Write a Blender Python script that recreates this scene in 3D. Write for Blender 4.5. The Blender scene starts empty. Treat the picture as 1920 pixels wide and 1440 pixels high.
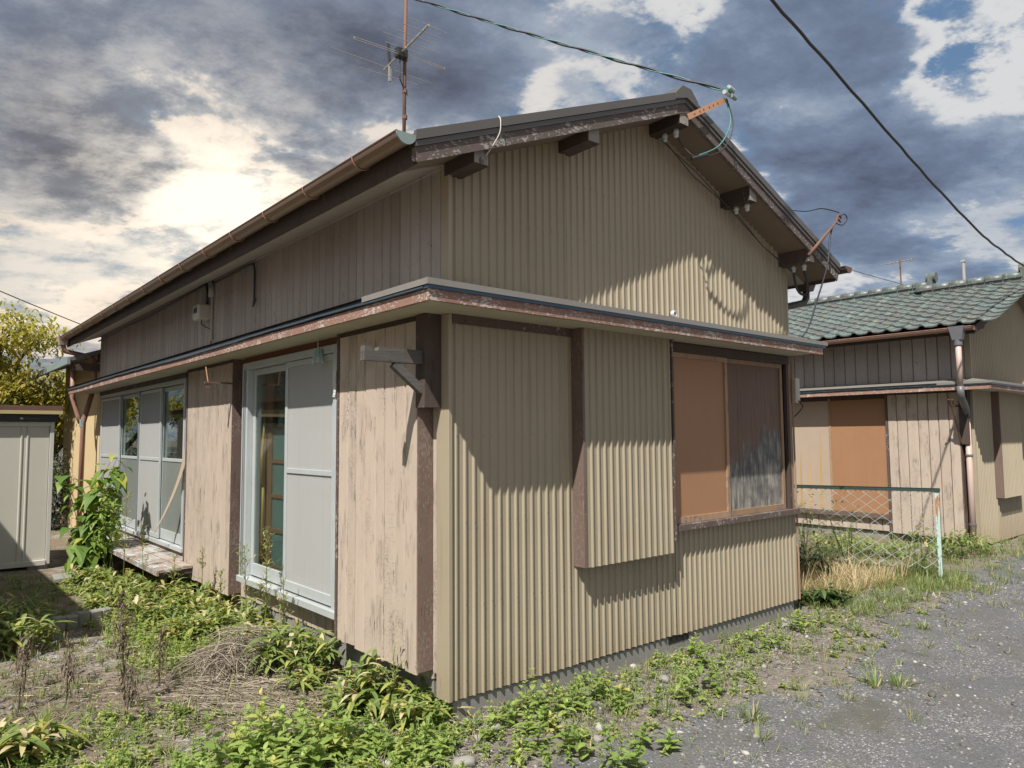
import bpy, math, random
import numpy as np
from mathutils import Vector, Matrix

random.seed(7); rng = np.random.default_rng(11)
sc = bpy.context.scene
COL = sc.collection

# ------------------------------------------------------------------ camera
FOCAL_PX = 1361.25                      # for a 1920 px wide picture
YAW, PITCH, ROLL = math.radians(40.519), math.radians(4.136), math.radians(-0.425)
CAM = Vector((-2.364, -3.309, 1.55))
fw = Vector((math.sin(YAW)*math.cos(PITCH), math.cos(YAW)*math.cos(PITCH), math.sin(PITCH)))
rt0 = Vector((math.cos(YAW), -math.sin(YAW), 0)); up0 = rt0.cross(fw)
rt = rt0*math.cos(ROLL) + up0*math.sin(ROLL); up = -rt0*math.sin(ROLL) + up0*math.cos(ROLL)
cd = bpy.data.cameras.new('camera'); cam = bpy.data.objects.new('camera', cd); COL.objects.link(cam)
cd.sensor_width = 36.0; cd.lens = FOCAL_PX/1920*36.0; cd.clip_end = 3000; cd.clip_start = 0.05
m3 = Matrix((rt, up, -fw)).transposed()
cam.matrix_world = Matrix.Translation(CAM) @ m3.to_4x4()
sc.camera = cam

# ------------------------------------------------------------------ light
SUN_DIR = Vector((0.68, 0.34, -1.02)).normalized()      # the way the light travels
sl = bpy.data.lights.new('sun', 'SUN'); sl.energy = 5.0; sl.angle = math.radians(0.55); sl.color = (1.0, 0.945, 0.87)
so = bpy.data.objects.new('sun', sl); COL.objects.link(so)
so.rotation_euler = SUN_DIR.to_track_quat('-Z', 'Y').to_euler(); so.location = (-6, -6, 12)
sc.view_settings.view_transform = 'Standard'; sc.view_settings.look = 'None'
sc.view_settings.gamma = 1.0; sc.view_settings.use_curve_mapping = False
EXPOSURE = 0.55
sc.view_settings.exposure = EXPOSURE

# ------------------------------------------------------------------ node helpers
class NT:
    def __init__(s, tree): s.t = tree; s.n = tree.nodes; s.l = tree.links
    def add(s, kind, **kw):
        n = s.n.new(kind)
        for k, v in kw.items(): setattr(n, k, v)
        return n
    def put(s, sock, v):
        if hasattr(v, 'links') or isinstance(v, bpy.types.NodeSocket): s.l.new(v, sock)
        elif isinstance(v, (tuple, list, Vector)):
            v = tuple(v)
            if sock.type == 'RGBA' and len(v) == 3: v = v + (1,)
            sock.default_value = v
        else: sock.default_value = v
    def math(s, op, a, b=0.0, c=None, clamp=False):
        n = s.add('ShaderNodeMath', operation=op, use_clamp=clamp)
        s.put(n.inputs[0], a); s.put(n.inputs[1], b)
        if c is not None: s.put(n.inputs[2], c)
        return n.outputs[0]
    def vmath(s, op, a, b=(0, 0, 0), scale=None):
        n = s.add('ShaderNodeVectorMath', operation=op)
        s.put(n.inputs[0], a)
        if op not in ('NORMALIZE', 'LENGTH', 'SCALE'): s.put(n.inputs[1], b)
        if scale is not None: s.put(n.inputs['Scale'], scale)
        return n.outputs['Value'] if op in ('DOT_PRODUCT', 'LENGTH', 'DISTANCE') else n.outputs[0]
    def noise(s, vec, scale=5, detail=6, rough=0.55, dist=0.0, color=False, lac=2.0):
        n = s.add('ShaderNodeTexNoise')
        if vec is not None: s.put(n.inputs['Vector'], vec)
        n.inputs['Scale'].default_value = scale; n.inputs['Detail'].default_value = detail
        n.inputs['Roughness'].default_value = rough; n.inputs['Distortion'].default_value = dist
        n.inputs['Lacunarity'].default_value = lac
        return n.outputs['Color' if color else 'Fac']
    def voronoi(s, vec, scale=5, feature='F1', out='Distance', rnd=1.0):
        n = s.add('ShaderNodeTexVoronoi', feature=feature)
        s.put(n.inputs['Vector'], vec); n.inputs['Scale'].default_value = scale; n.inputs['Randomness'].default_value = rnd
        return n.outputs[out]
    def ramp(s, fac, stops, interp='LINEAR'):
        n = s.add('ShaderNodeValToRGB'); r = n.color_ramp; r.interpolation = interp
        while len(r.elements) < len(stops): r.elements.new(0.5)
        for e, (p, c) in zip(r.elements, stops):
            e.position = p
            if isinstance(c, (int, float)): c = (c, c, c)
            e.color = tuple(c) + (1,)
        s.put(n.inputs[0], fac); return n.outputs[0]
    def sstep(s, v, a, b):
        n = s.add('ShaderNodeMapRange', interpolation_type='SMOOTHSTEP')
        s.put(n.inputs[0], v); n.inputs[1].default_value = a; n.inputs[2].default_value = b
        n.inputs[3].default_value = 0; n.inputs[4].default_value = 1
        return n.outputs[0]
    def mix(s, fac, a, b, blend='MIX'):
        n = s.add('ShaderNodeMix', data_type='RGBA', blend_type=blend)
        s.put(n.inputs[0], fac); s.put(n.inputs[6], a); s.put(n.inputs[7], b); return n.outputs[2]
    def scale(s, vec, sx, sy, sz):
        return s.vmath('MULTIPLY', vec, (sx, sy, sz))
    def pos(s): return s.add('ShaderNodeNewGeometry').outputs['Position']
    def objrand(s): return s.add('ShaderNodeObjectInfo').outputs['Random']
    def bump(s, h, strength=0.3, dist=0.01):
        n = s.add('ShaderNodeBump'); n.inputs['Strength'].default_value = strength; n.inputs['Distance'].default_value = dist
        s.put(n.inputs['Height'], h); return n.outputs[0]

# ------------------------------------------------------------------ world: nishita blue behind broken evening cloud
w = bpy.data.worlds.new('World'); sc.world = w; w.use_nodes = True
g = NT(w.node_tree); g.n.clear()
def cdir(px, py):                       # compass direction of a cloud bank seen at this bearing
    d = fw + rt*((px-960)/FOCAL_PX) - up*((py-720)/FOCAL_PX); return d.normalized()
sky = g.add('ShaderNodeTexSky', sky_type='NISHITA', sun_disc=False)
sky.sun_elevation = math.asin(-SUN_DIR.z); sky.sun_rotation = math.atan2(-SUN_DIR.x, -SUN_DIR.y)
sky.altitude = 0; sky.air_density = 1.0; sky.dust_density = 1.2; sky.ozone_density = 1.3
D = g.vmath('NORMALIZE', g.add('ShaderNodeTexCoord').outputs['Generated'])
sep = g.add('ShaderNodeSeparateXYZ'); g.put(sep.inputs[0], D)
zz = g.math('MAXIMUM', sep.outputs[2], 0.0)
P = g.vmath('SCALE', D, scale=g.math('DIVIDE', 1.0, g.math('ADD', zz, 0.22)))
sp = g.add('ShaderNodeSeparateXYZ'); g.put(sp.inputs[0], P)
comb = g.add('ShaderNodeCombineXYZ'); g.put(comb.inputs[0], sp.outputs[0]); g.put(comb.inputs[1], sp.outputs[1]); comb.inputs[2].default_value = 3.7
P = comb.outputs[0]
fh = Vector((fw.x, fw.y, 0)).normalized()
P = g.vmath('ADD', P, g.vmath('SCALE', tuple(fh), scale=g.math('MULTIPLY', g.vmath('DOT_PRODUCT', P, tuple(fh)), 0.22)))   # banks drawn out across the wind
def bank(px, py, sig, sx=1.0):          # a soft bank of thicker / thinner cloud round one bearing
    c = cdir(px, py); d = g.vmath('SUBTRACT', D, tuple(c))
    d2 = g.vmath('DOT_PRODUCT', d, d)
    if sx != 1.0:                       # stretched along the horizon
        a = g.vmath('DOT_PRODUCT', d, tuple(rt))
        d2 = g.math('MULTIPLY_ADD', g.math('MULTIPLY', a, a), -(1-1/(sx*sx)), d2)
    return g.math('EXPONENT', g.math('MULTIPLY', d2, -1/(2*sig*sig)))
def total(lst):
    acc = 0.0
    for a, *b in lst: acc = g.math('MULTIPLY_ADD', bank(*b), a, acc)
    return acc
heavy = total([(0.34, 760, 60, 0.085, 2.2), (0.20, 30, 60, 0.08, 1.6), (0.24, 70, 290, 0.040, 1.8), (0.26, 240, 345, 0.028, 3.6), (0.24, 1640, 320, 0.040, 2.6),
               (0.10, 1400, 60, 0.08, 2.0), (0.10, 1720, 90, 0.06, 2.0), (0.03, 1700, 250, .09, 2.0), (-0.16, 440, 400, 0.05, 1.2), (-0.14, 330, 215, 0.055, 1.6), (-0.10, 130, 480, 0.05, 2.4),
               (-0.20, 1050, 140, 0.045, 1.5), (-0.14, 760, 215, 0.03, 2.0), (-0.15, 1840, 185, 0.030, 2.4), (-0.10, 1480, 210, 0.03, 2.0), (-.20, 1310, 10, .018, 1.5), (-.12, 1780, 30, .02, 1.5)])
n1 = g.noise(P, 2.1, 7, 0.61, 0.15)
n2 = g.noise(g.vmath('ADD', P, (5.2, 1.3, 0.4)), 5.2, 7, 0.66, 0.0)
n3 = g.noise(g.vmath('ADD', P, (1.7, 8.1, 2.4)), 1.3, 2, 0.5, 0.0)
A = g.math('ADD', g.math('MULTIPLY_ADD', n1, 1.35, -0.205), heavy)
A = g.math('ADD', A, g.math('MULTIPLY_ADD', n2, 0.24, -0.12))
mask = g.sstep(A, 0.44, 0.62)
rim = g.math('MULTIPLY', g.sstep(A, 0.30, 0.45), g.math('SUBTRACT', 1.0, g.sstep(A, 0.46, 0.56)))
blue = g.mix(1.0, sky.outputs[0], (0.10, 0.10, 0.10), 'MULTIPLY'); blue = g.mix(0.60, blue, (0.17, 0.315, 0.53))
thin = g.sstep(g.math('MULTIPLY_ADD', rim, 0.22, n2), 0.40, 0.64)
back = g.mix(thin, blue, g.mix(g.sstep(g.math('MULTIPLY_ADD', rim, .3, n3), .45, .80), (0.40, 0.47, 0.58), (0.78, 0.79, 0.80)))
dark = g.ramp(g.math('ADD', g.math('MULTIPLY', n2, 0.85), g.math('MULTIPLY', g.math('SUBTRACT', 0.56, A), 0.9)), [(0.05, (0.105, 0.128, 0.195)), (0.34, (0.200, 0.262, 0.380)), (0.60, (0.40, 0.48, 0.60))])
skyc = g.mix(mask, back, dark)
glow = total([(1.0, 440, 395, 0.046, 1.5), (0.36, 400, 380, 0.090, 1.5), (0.26, 260, 260, 0.12, 1.6), (0.34, 80, 540, 0.060, 3.2)])
tex = g.sstep(g.math('SUBTRACT', n2, g.math('MULTIPLY', mask, 0.12)), .28, .58)
lit = g.math('MULTIPLY', glow, g.math('MULTIPLY_ADD', tex, 0.75, g.math('MULTIPLY_ADD', mask, -0.18, .28)), clamp=True)
warmw = total([(0.95, 330, 380, 0.20, 1.6), (0.6, 60, 540, 0.10, 3.0)])
skyc = g.mix(g.math('MULTIPLY', warmw, 0.9, clamp=True), skyc, g.mix(1.0, skyc, (1.24, 1.02, 0.82), 'MULTIPLY'))
skyc = g.mix(lit, skyc, (1.45, 1.30, 1.08))
below = g.sstep(sep.outputs[2], -0.03, 0.01)
skyc = g.mix(below, (0.16, 0.15, 0.13), skyc)
bg = g.add('ShaderNodeBackground'); g.put(bg.inputs[0], skyc); bg.inputs[1].default_value = 0.60
out = g.add('ShaderNodeOutputWorld'); g.l.new(bg.outputs[0], out.inputs[0])
w.cycles.sampling_method = 'NONE'

# ------------------------------------------------------------------ materials
MATS = {}
def new_mat(name):
    m = bpy.data.materials.new(name); m.use_nodes = True
    t = NT(m.node_tree); b = t.n['Principled BSDF']
    MATS[name] = m
    return m, t, b
def set_(t, b, color=None, rough=None, metal=None, normal=None, spec=None):
    if color is not None: t.put(b.inputs['Base Color'], color)
    if rough is not None: t.put(b.inputs['Roughness'], rough)
    if metal is not None: t.put(b.inputs['Metallic'], metal)
    if normal is not None: t.put(b.inputs['Normal'], normal)
    if spec is not None: t.put(b.inputs['Specular IOR Level'], spec)
def plain(name, c, rough=0.6, metal=0.0, var=0.15, scale=6, bump=0.0, spec=0.5, fine=0.0):
    m, t, b = new_mat(name); p = t.pos()
    n = t.noise(p, scale, 6, 0.6)
    col = t.mix(n, tuple(x*(1-var) for x in c), tuple(min(1, x*(1+var)) for x in c))
    if fine:
        f = t.noise(p, 180, 3, 0.6); col = t.mix(t.math('MULTIPLY', f, fine), col, tuple(x*0.55 for x in c))
    set_(t, b, col, t.math('MULTIPLY_ADD', n, 0.2, rough-0.1), metal, spec=spec)
    if bump: set_(t, b, normal=t.bump(t.noise(p, 60, 5, 0.6), bump, 0.004))
    return m
def wood(name, c1, c2, rough=0.75, grain=(60, 60, 2.2), peel=None, peel_amt=0.5, crack=0.5, rvar=0.25, bump=0.5, stain=None, peel_scale=(16, 16, 5)):
    """Weathered boards: vertical grain, per-board shade, worn paint patches, cracks."""
    m, t, b = new_mat(name); p = t.pos()
    off = t.vmath('SCALE', (3.1, 5.7, 9.3), scale=t.objrand())
    q = t.vmath('ADD', p, off)
    gr = t.noise(t.scale(q, *grain), 1.0, 6, 0.65, 0.3)
    big = t.noise(q, 2.3, 5, 0.6)
    col = t.mix(gr, c1, c2)
    col = t.mix(t.math('MULTIPLY', big, 0.36), col, tuple(x*0.62 for x in c1))
    r = t.math('MULTIPLY_ADD', t.objrand(), 2*rvar, 1-rvar)
    mulc = t.add('ShaderNodeCombineXYZ'); [t.put(mulc.inputs[i], r) for i in range(3)]
    col = t.mix(1.0, col, mulc.outputs[0], 'MULTIPLY')
    h = gr
    if peel is not None:                  # worn-through paint: small flakes gathered in patches
        pn = t.noise(t.scale(q, *peel_scale), 1.0, 8, 0.70, 0.0)
        gate = t.noise(t.scale(q, 5, 5, 2.2), 1.0, 4, 0.6)
        pv = t.math('ADD', pn, t.math('MULTIPLY_ADD', gate, 0.45, -0.225))
        mask = t.sstep(pv, 0.70-0.22*peel_amt, 0.735-0.22*peel_amt)
        col = t.mix(mask, col, peel)
        h = t.math('SUBTRACT', gr, t.math('MULTIPLY', mask, 1.2))
    if crack:                             # hairline splits along the grain
        cn = t.noise(t.scale(q, 150, 150, 1.8), 1.0, 3, 0.5, 0.0)
        cm = t.math('SUBTRACT', 1.0, t.sstep(t.math('ABSOLUTE', t.math('SUBTRACT', cn, 0.5)), 0.0, 0.022))
        gate = t.sstep(t.noise(t.scale(q, 9, 9, 4), 1.0, 4, 0.6), 0.50, 0.64)
        cm = t.math('MULTIPLY', t.math('MULTIPLY', cm, gate), crack)
        col = t.mix(cm, col, tuple(x*0.25 for x in c1))
        h = t.math('SUBTRACT', h, t.math('MULTIPLY', cm, 1.5))
    if stain is not None:
        sn = t.noise(t.scale(q, 22, 22, 1.2), 1.0, 5, 0.6)
        col = t.mix(t.math('MULTIPLY', t.sstep(sn, 0.52, 0.70), 0.6), col, stain)
    set_(t, b, col, rough, normal=t.bump(h, bump, 0.003), spec=0.3)
    return m
def make_materials():
    # painted steel siding
    m, t, b = new_mat('siding'); p = t.pos()
    n = t.noise(p, 1.6, 6, 0.6); st = t.noise(t.scale(p, 14, 14, 0.6), 1.0, 5, 0.6)
    col = t.mix(n, (0.290, 0.247, 0.176), (0.350, 0.303, 0.222))
    col = t.mix(t.math('MULTIPLY', t.sstep(st, 0.52, 0.75), 0.30), col, (0.22, 0.175, 0.12))
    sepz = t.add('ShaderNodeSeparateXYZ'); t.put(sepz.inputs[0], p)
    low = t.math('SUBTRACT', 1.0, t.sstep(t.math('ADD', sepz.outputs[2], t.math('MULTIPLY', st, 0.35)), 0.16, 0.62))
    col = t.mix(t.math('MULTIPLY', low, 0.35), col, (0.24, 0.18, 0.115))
    sv = t.math('MULTIPLY_ADD', t.objrand(), .16, .92); cv = t.add('ShaderNodeCombineXYZ'); [t.put(cv.inputs[k_], sv) for k_ in range(3)]
    col = t.mix(1.0, col, cv.outputs[0], 'MULTIPLY')
    dr_ = t.noise(t.scale(p, 34, 34, 0.9), 1.0, 4, 0.6); dg = t.noise(p, 1.1, 3, .5)
    col = t.mix(t.math('MULTIPLY', t.math('MULTIPLY', t.sstep(dr_, .56, .70), t.sstep(dg, .42, .60)), .38), col, (0.15, 0.115, 0.08))
    rs = t.noise(t.scale(p, 26, 26, 5), 1.0, 6, .7); col = t.mix(t.math('MULTIPLY', t.math('MULTIPLY', t.sstep(rs, .60, .68), low), .7), col, (0.19, 0.10, 0.055))
    ru = t.voronoi(t.scale(p, 1, 1, 1), 9.0); spk = t.math('SUBTRACT', 1.0, t.sstep(ru, 0.02, 0.05))
    col = t.mix(t.math('MULTIPLY', spk, 0.6), col, (0.50, 0.44, 0.35))
    set_(t, b, col, t.math('MULTIPLY_ADD', n, 0.2, 0.40), spec=0.35, normal=t.bump(t.noise(t.scale(p, 3, 3, 8), 1.0, 3), 0.12, 0.01))
    wood('plank_upper', (0.300, 0.265, 0.240), (0.385, 0.345, 0.315), rvar=0.12, peel=(0.13, 0.11, 0.10), peel_amt=0.30, peel_scale=(60, 60, 25), crack=0.5, bump=0.35)
    wood('plank_lower', (0.44, 0.362, 0.295), (0.495, 0.412, 0.34), rvar=0.05, peel=(0.27, 0.222, 0.185), peel_amt=0.38, crack=0.9, bump=1.0, stain=(0.375, 0.30, 0.24), peel_scale=(190, 190, 90), grain=(140, 140, 6))
    wood('brown_trim', (0.088, 0.064, 0.055), (0.13, 0.096, 0.083), peel=(0.30, 0.27, 0.25), peel_amt=0.50, crack=0.7, peel_scale=(60, 60, 40))
    wood('box_end', (0.12, 0.082, 0.068), (0.17, 0.12, 0.10), peel=(0.215, 0.165, 0.14), peel_amt=0.70, crack=0.8, peel_scale=(120, 120, 40))
    wood('dark_wood', (0.055, 0.040, 0.034), (0.095, 0.070, 0.058), peel=(0.15, 0.125, 0.105), peel_amt=0.25, crack=0.8, grain=(35, 35, 8))
    wood('beam_end', (0.26, 0.235, 0.215), (0.36, 0.33, 0.30), peel=(0.10, 0.08, 0.07), peel_amt=0.5, crack=1.0, grain=(40, 40, 40))
    wood('rake_board', (0.105, 0.080, 0.072), (0.145, 0.112, 0.10), peel=(0.29, 0.27, 0.26), peel_amt=0.62, crack=0.0, grain=(8, 60, 60), peel_scale=(28, 60, 60))
    wood('canopy_fascia', (0.225, 0.128, 0.098), (0.30, 0.18, 0.14), peel=(0.44, 0.39, 0.345), peel_amt=0.74, crack=0.0, grain=(6, 6, 70), peel_scale=(45, 45, 90))
    wood('grey_wood', (0.065, 0.062, 0.058), (0.16, 0.15, 0.138), grain=(6, 6, 75), crack=0.6, bump=0.9)
    wood('porch_wood', (0.23, 0.165, 0.13), (0.33, 0.25, 0.20), grain=(9, 9, 60), peel=(0.42, 0.47, 0.465), peel_amt=0.85, peel_scale=(22, 60, 30), crack=0.6)
    wood('orange_board', (0.30, 0.160, 0.085), (0.36, 0.195, 0.108), grain=(14, 14, 1.0), rvar=0.05, crack=0.0, bump=0.06, rough=0.55)
    wood('board_frame', (0.27, 0.17, 0.105), (0.36, 0.24, 0.155), peel=(0.20, 0.17, 0.145), peel_amt=0.55, crack=0.8)
    wood('tan_panel', (0.37, 0.295, 0.225), (0.41, 0.33, 0.255), grain=(10, 10, 1.0), rvar=0.03, crack=0.0, bump=0.08)
    wood('bare_strip', (0.42, 0.26, 0.10), (0.50, 0.34, 0.17), grain=(50, 50, 3), rvar=0.1, crack=0.5)
    wood('red_beam', (0.16, 0.062, 0.038), (0.22, 0.09, 0.055), grain=(50, 5, 50), crack=0.3)
    wood('inner_wood', (0.20, 0.095, 0.048), (0.29, 0.15, 0.08), grain=(60, 60, 3), crack=0.3)
    # stained plywood: old brown paint above, bare grey ply below with a ragged edge
    m, t, b = new_mat('stained_ply'); p = t.pos()
    s3 = t.add('ShaderNodeSeparateXYZ'); t.put(s3.inputs[0], p)
    dr = t.noise(t.scale(p, 16, 16, 1.4), 1.0, 6, 0.65); wv = t.noise(t.scale(p, 3.5, 1, 1.2), 1.0, 3, 0.5)
    e = t.math('ADD', t.math('MULTIPLY_ADD', dr, 0.75, s3.outputs[2]), t.math('MULTIPLY', wv, 0.55))
    e = t.math('ADD', e, t.math('MULTIPLY', t.math('SUBTRACT', 3.2, s3.outputs[0]), 0.42))
    paint = t.sstep(e, 2.10, 2.24)
    gy = t.noise(t.scale(p, 26, 26, 3), 1.0, 7, 0.7, 0.6); g2 = t.noise(p, 5, 5, 0.6)
    ply = t.mix(t.sstep(gy, .30, .70), (0.10, 0.097, 0.088), (0.37, 0.34, 0.285)); ply = t.mix(t.math('MULTIPLY', t.sstep(g2, 0.46, 0.66), 0.70), ply, (0.055, 0.058, 0.060))
    brn = t.mix(dr, (0.110, 0.064, 0.042), (0.165, 0.094, 0.060))
    band = t.math('MULTIPLY', t.sstep(e, 1.78, 2.06), t.sstep(t.noise(t.scale(p, 20, 20, 4), 1.0, 6, .7), .36, .58))
    ply = t.mix(t.math('MULTIPLY', band, .85), ply, (0.045, 0.044, 0.044))
    brn = t.mix(t.math('MULTIPLY', t.sstep(t.noise(t.scale(p, 30, 30, 2), 1.0, 5, .65), .50, .66), .5), brn, (0.05, 0.035, 0.028))
    set_(t, b, t.mix(paint, ply, brn), 0.65, normal=t.bump(gy, 0.25, 0.003))
    wood('shutter_paint', (0.185, 0.093, 0.050), (0.225, 0.115, 0.063), grain=(14, 14, 1.0), rvar=0.02, crack=0.0, bump=0.05, rough=0.6)
    plain('roof_metal', (0.088, 0.080, 0.073), 0.42, 0.0, 0.12)
    plain('flashing_grey', (0.20, 0.188, 0.168), 0.45, 0.0, 0.12)
    plain('blue_metal', (0.045, 0.085, 0.125), 0.32, 0.25, 0.3)
    plain('blue_gutter', (0.055, 0.085, 0.115), 0.30, 0.35, 0.6, scale=14)
    m, t, b = new_mat('gutter_brown'); p = t.pos()
    n = t.noise(t.scale(p, 5, 1.2, 5), 1.0, 6, 0.6); n3 = t.noise(t.scale(p, 40, 2.5, 40), 1.0, 5, 0.6)
    col = t.mix(n, (0.15, 0.098, 0.072), (0.24, 0.155, 0.105)); col = t.mix(t.math('MULTIPLY', t.sstep(n3, .5, .7), 0.45), col, (0.17, 0.135, 0.115))
    set_(t, b, col, 0.38, 0.15)
    plain('gutter_cap', (0.20, 0.255, 0.25), 0.5, 0.0, 0.2)
    plain('pipe_brown', (0.27, 0.155, 0.115), 0.5, 0.0, 0.2)
    plain('pipe_pink', (0.46, 0.345, 0.30), 0.5, 0.0, 0.1)
    plain('pipe_dark', (0.055, 0.048, 0.045), 0.45, 0.0, 0.2)
    plain('hopper_grey', (0.125, 0.13, 0.14), 0.45, 0.0, 0.15)
    plain('soffit_cream', (0.45, 0.415, 0.335), 0.8, 0.0, 0.22, scale=5, fine=0.3)
    plain('soffit_eave', (0.34, 0.315, 0.275), 0.8, 0.0, 0.2)
    plain('soffit_brown', (0.165, 0.125, 0.092), 0.8, 0.0, 0.2, scale=4)
    m, t, b = new_mat('concrete'); p = t.pos()
    n = t.noise(p, 5, 8, 0.65); v = t.noise(t.scale(p, 30, 30, 3), 1.0, 4, 0.6)
    col = t.mix(n, (0.16, 0.155, 0.145), (0.29, 0.28, 0.26)); col = t.mix(t.math('MULTIPLY', v, 0.35), col, (0.19, 0.185, 0.17))
    set_(t, b, col, 0.9, normal=t.bump(t.noise(p, 90, 6, 0.7), 0.5, 0.004), spec=0.2)
    m, t, b = new_mat('aluminium'); p = t.pos()
    n = t.noise(p, 4, 6, 0.6); s_ = t.noise(t.scale(p, 60, 60, 2.5), 1.0, 5, 0.6); k_ = t.noise(p, 45, 6, .65)
    col = t.mix(n, (0.38, 0.415, 0.425), (0.48, 0.51, 0.515)); col = t.mix(t.math('MULTIPLY', t.sstep(s_, .52, .72), .35), col, (0.27, 0.27, 0.25))
    col = t.mix(t.math('MULTIPLY', t.sstep(k_, .60, .70), .5), col, (0.20, 0.19, 0.17))
    set_(t, b, col, t.math('MULTIPLY_ADD', n, .25, .35), .18)
    plain('alu_dark', (0.22, 0.235, 0.24), 0.5, 0.3, 0.12)
    plain('black', (0.012, 0.012, 0.013), 0.6)
    plain('black_rubber', (0.022, 0.022, 0.024), 0.5)
    plain('interior', (0.16, 0.14, 0.12), 0.9)
    plain('curtain', (0.62, 0.62, 0.60), 0.9, bump=0.1)
    plain('yellow_stucco', (0.55, 0.42, 0.235), 0.9, 0.0, 0.08, bump=0.25)
    plain('porcelain', (0.47, 0.485, 0.47), 0.25)
    plain('copper_bar', (0.52, 0.27, 0.155), 0.5, 0.1, 0.15)
    plain('rust', (0.16, 0.085, 0.06), 0.75, 0.2, 0.35, scale=30)
    plain('rope_white', (0.55, 0.52, 0.46), 0.8)
    plain('cable_teal', (0.06, 0.20, 0.18), 0.5)
    plain('antenna_alu', (0.42, 0.40, 0.36), 0.45, 0.6)
    plain('peg_blue', (0.33, 0.46, 0.50), 0.4)
    plain('cream_plastic', (0.40, 0.375, 0.31), 0.45)
    plain('bamboo', (0.52, 0.30, 0.075), 0.5, 0.0, 0.3, scale=8)
    plain('shed_white', (0.48, 0.465, 0.405), 0.45, 0.0, 0.06, scale=2)
    plain('shed_frame', (0.52, 0.51, 0.46), 0.4, 0.1, 0.06)
    plain('shed_black', (0.018, 0.018, 0.020), 0.5)
    plain('shed_roof_brown', (0.12, 0.065, 0.045), 0.6, 0.0, 0.3)
    plain('shed_trim_yellow', (0.42, 0.34, 0.17), 0.6)
    plain('shed_mark', (0.10, 0.10, 0.10), 0.6)
    m, t, b = new_mat('green_paint'); p = t.pos()
    n = t.noise(t.scale(p, 30, 30, 9), 1.0, 7, 0.7)
    col = t.mix(t.noise(p, 14, 5), (0.33, 0.47, 0.43), (0.46, 0.57, 0.53)); col = t.mix(t.sstep(n, 0.55, 0.62), col, (0.06, 0.075, 0.07))
    col = t.mix(t.sstep(t.noise(t.scale(p, 20, 20, 3), 1.0, 5), 0.60, 0.66), col, (0.34, 0.15, 0.06))
    set_(t, b, col, 0.6)
    plain('green_dark', (0.022, 0.045, 0.040), 0.5, 0.0, 0.3, scale=20)
    plain('wire_green', (0.55, 0.62, 0.60), 0.45, 0.3, 0.25, scale=20)
    plain('wood_step', (0.22, 0.21, 0.195), 0.9, 0.0, 0.3, scale=20, bump=0.4)
    plain('soil_dark', (0.06, 0.045, 0.033), 0.95, 0.0, 0.4, scale=12, bump=0.5)
    plain('bark', (0.11, 0.085, 0.065), 0.9, 0.0, 0.35, scale=25, bump=0.5)
    plain('fruit', (0.55, 0.16, 0.04), 0.4)
    plain('grey_fence', (0.20, 0.20, 0.20), 0.7)
    plain('pole_grey', (0.33, 0.32, 0.31), 0.7)
    # glazed old roof tile
    m, t, b = new_mat('tile'); p = t.pos(); r = t.objrand()
    q = t.vmath('ADD', p, t.vmath('SCALE', (7.0, 3.0, 5.0), scale=r))
    n = t.noise(q, 7, 7, 0.65); n3 = t.noise(t.scale(q, 4, 26, 10), 1.0, 5, 0.6)
    col = t.ramp(t.math('MULTIPLY_ADD', r, 0.55, t.math('MULTIPLY', n, 0.5)), [(0.15, (0.108, 0.104, 0.098)), (0.42, (0.100, 0.110, 0.103)), (0.68, (0.095, 0.125, 0.122)), (0.95, (0.145, 0.175, 0.162))])
    col = t.mix(t.math('MULTIPLY', t.sstep(n3, 0.5, 0.68), 0.5), col, (0.26, 0.31, 0.23))
    col = t.mix(t.math('MULTIPLY', t.sstep(t.noise(q, 22, 5, 0.6), 0.56, 0.66), 0.6), col, (0.075, 0.06, 0.05))
    set_(t, b, col, t.math('MULTIPLY_ADD', n, 0.4, 0.25), normal=t.bump(n3, 0.15, 0.004))
    # window glass, screens, frosted panes
    m, t, b = new_mat('glass'); t.n.remove(b)
    gl = t.add('ShaderNodeBsdfGlossy'); gl.inputs['Roughness'].default_value = 0.02; gl.inputs['Color'].default_value = (0.9, 0.95, 0.95, 1)
    tr = t.add('ShaderNodeBsdfTransparent'); tr.inputs['Color'].default_value = (0.80, 0.86, 0.84, 1)
    lw = t.add('ShaderNodeLayerWeight'); fr = t.math('MULTIPLY_ADD', t.math('POWER', lw.outputs['Facing'], 4.0), 0.75, 0.06)
    mx = t.add('ShaderNodeMixShader'); t.l.new(fr, mx.inputs[0]); t.l.new(tr.outputs[0], mx.inputs[1]); t.l.new(gl.outputs[0], mx.inputs[2])
    t.l.new(mx.outputs[0], t.n['Material Output'].inputs[0])
    m, t, b = new_mat('insect_screen'); p = t.pos()
    fold = t.noise(t.scale(p, 1, 55, 0.5), 1.0, 3, 0.5)
    set_(t, b, t.mix(fold, (0.43, 0.435, 0.425), (0.51, 0.515, 0.505)), 0.8)
    tr = t.add('ShaderNodeBsdfTransparent'); mx = t.add('ShaderNodeMixShader')
    t.put(mx.inputs[0], 0.58); t.l.new(tr.outputs[0], mx.inputs[1]); t.l.new(b.outputs[0], mx.inputs[2])
    t.l.new(mx.outputs[0], t.n['Material Output'].inputs[0])
    m, t, b = new_mat('frosted'); set_(t, b, t.mix(t.noise(t.pos(), 2.2, 4, .5), (0.19, 0.215, 0.20), (0.28, 0.305, 0.285)), 0.22)
    tr = t.add('ShaderNodeBsdfTranslucent'); tr.inputs[0].default_value = (0.7, 0.75, 0.74, 1); mx = t.add('ShaderNodeMixShader')
    t.put(mx.inputs[0], 0.25); t.l.new(b.outputs[0], mx.inputs[1]); t.l.new(tr.outputs[0], mx.inputs[2]); t.l.new(mx.outputs[0], t.n['Material Output'].inputs[0])
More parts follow.
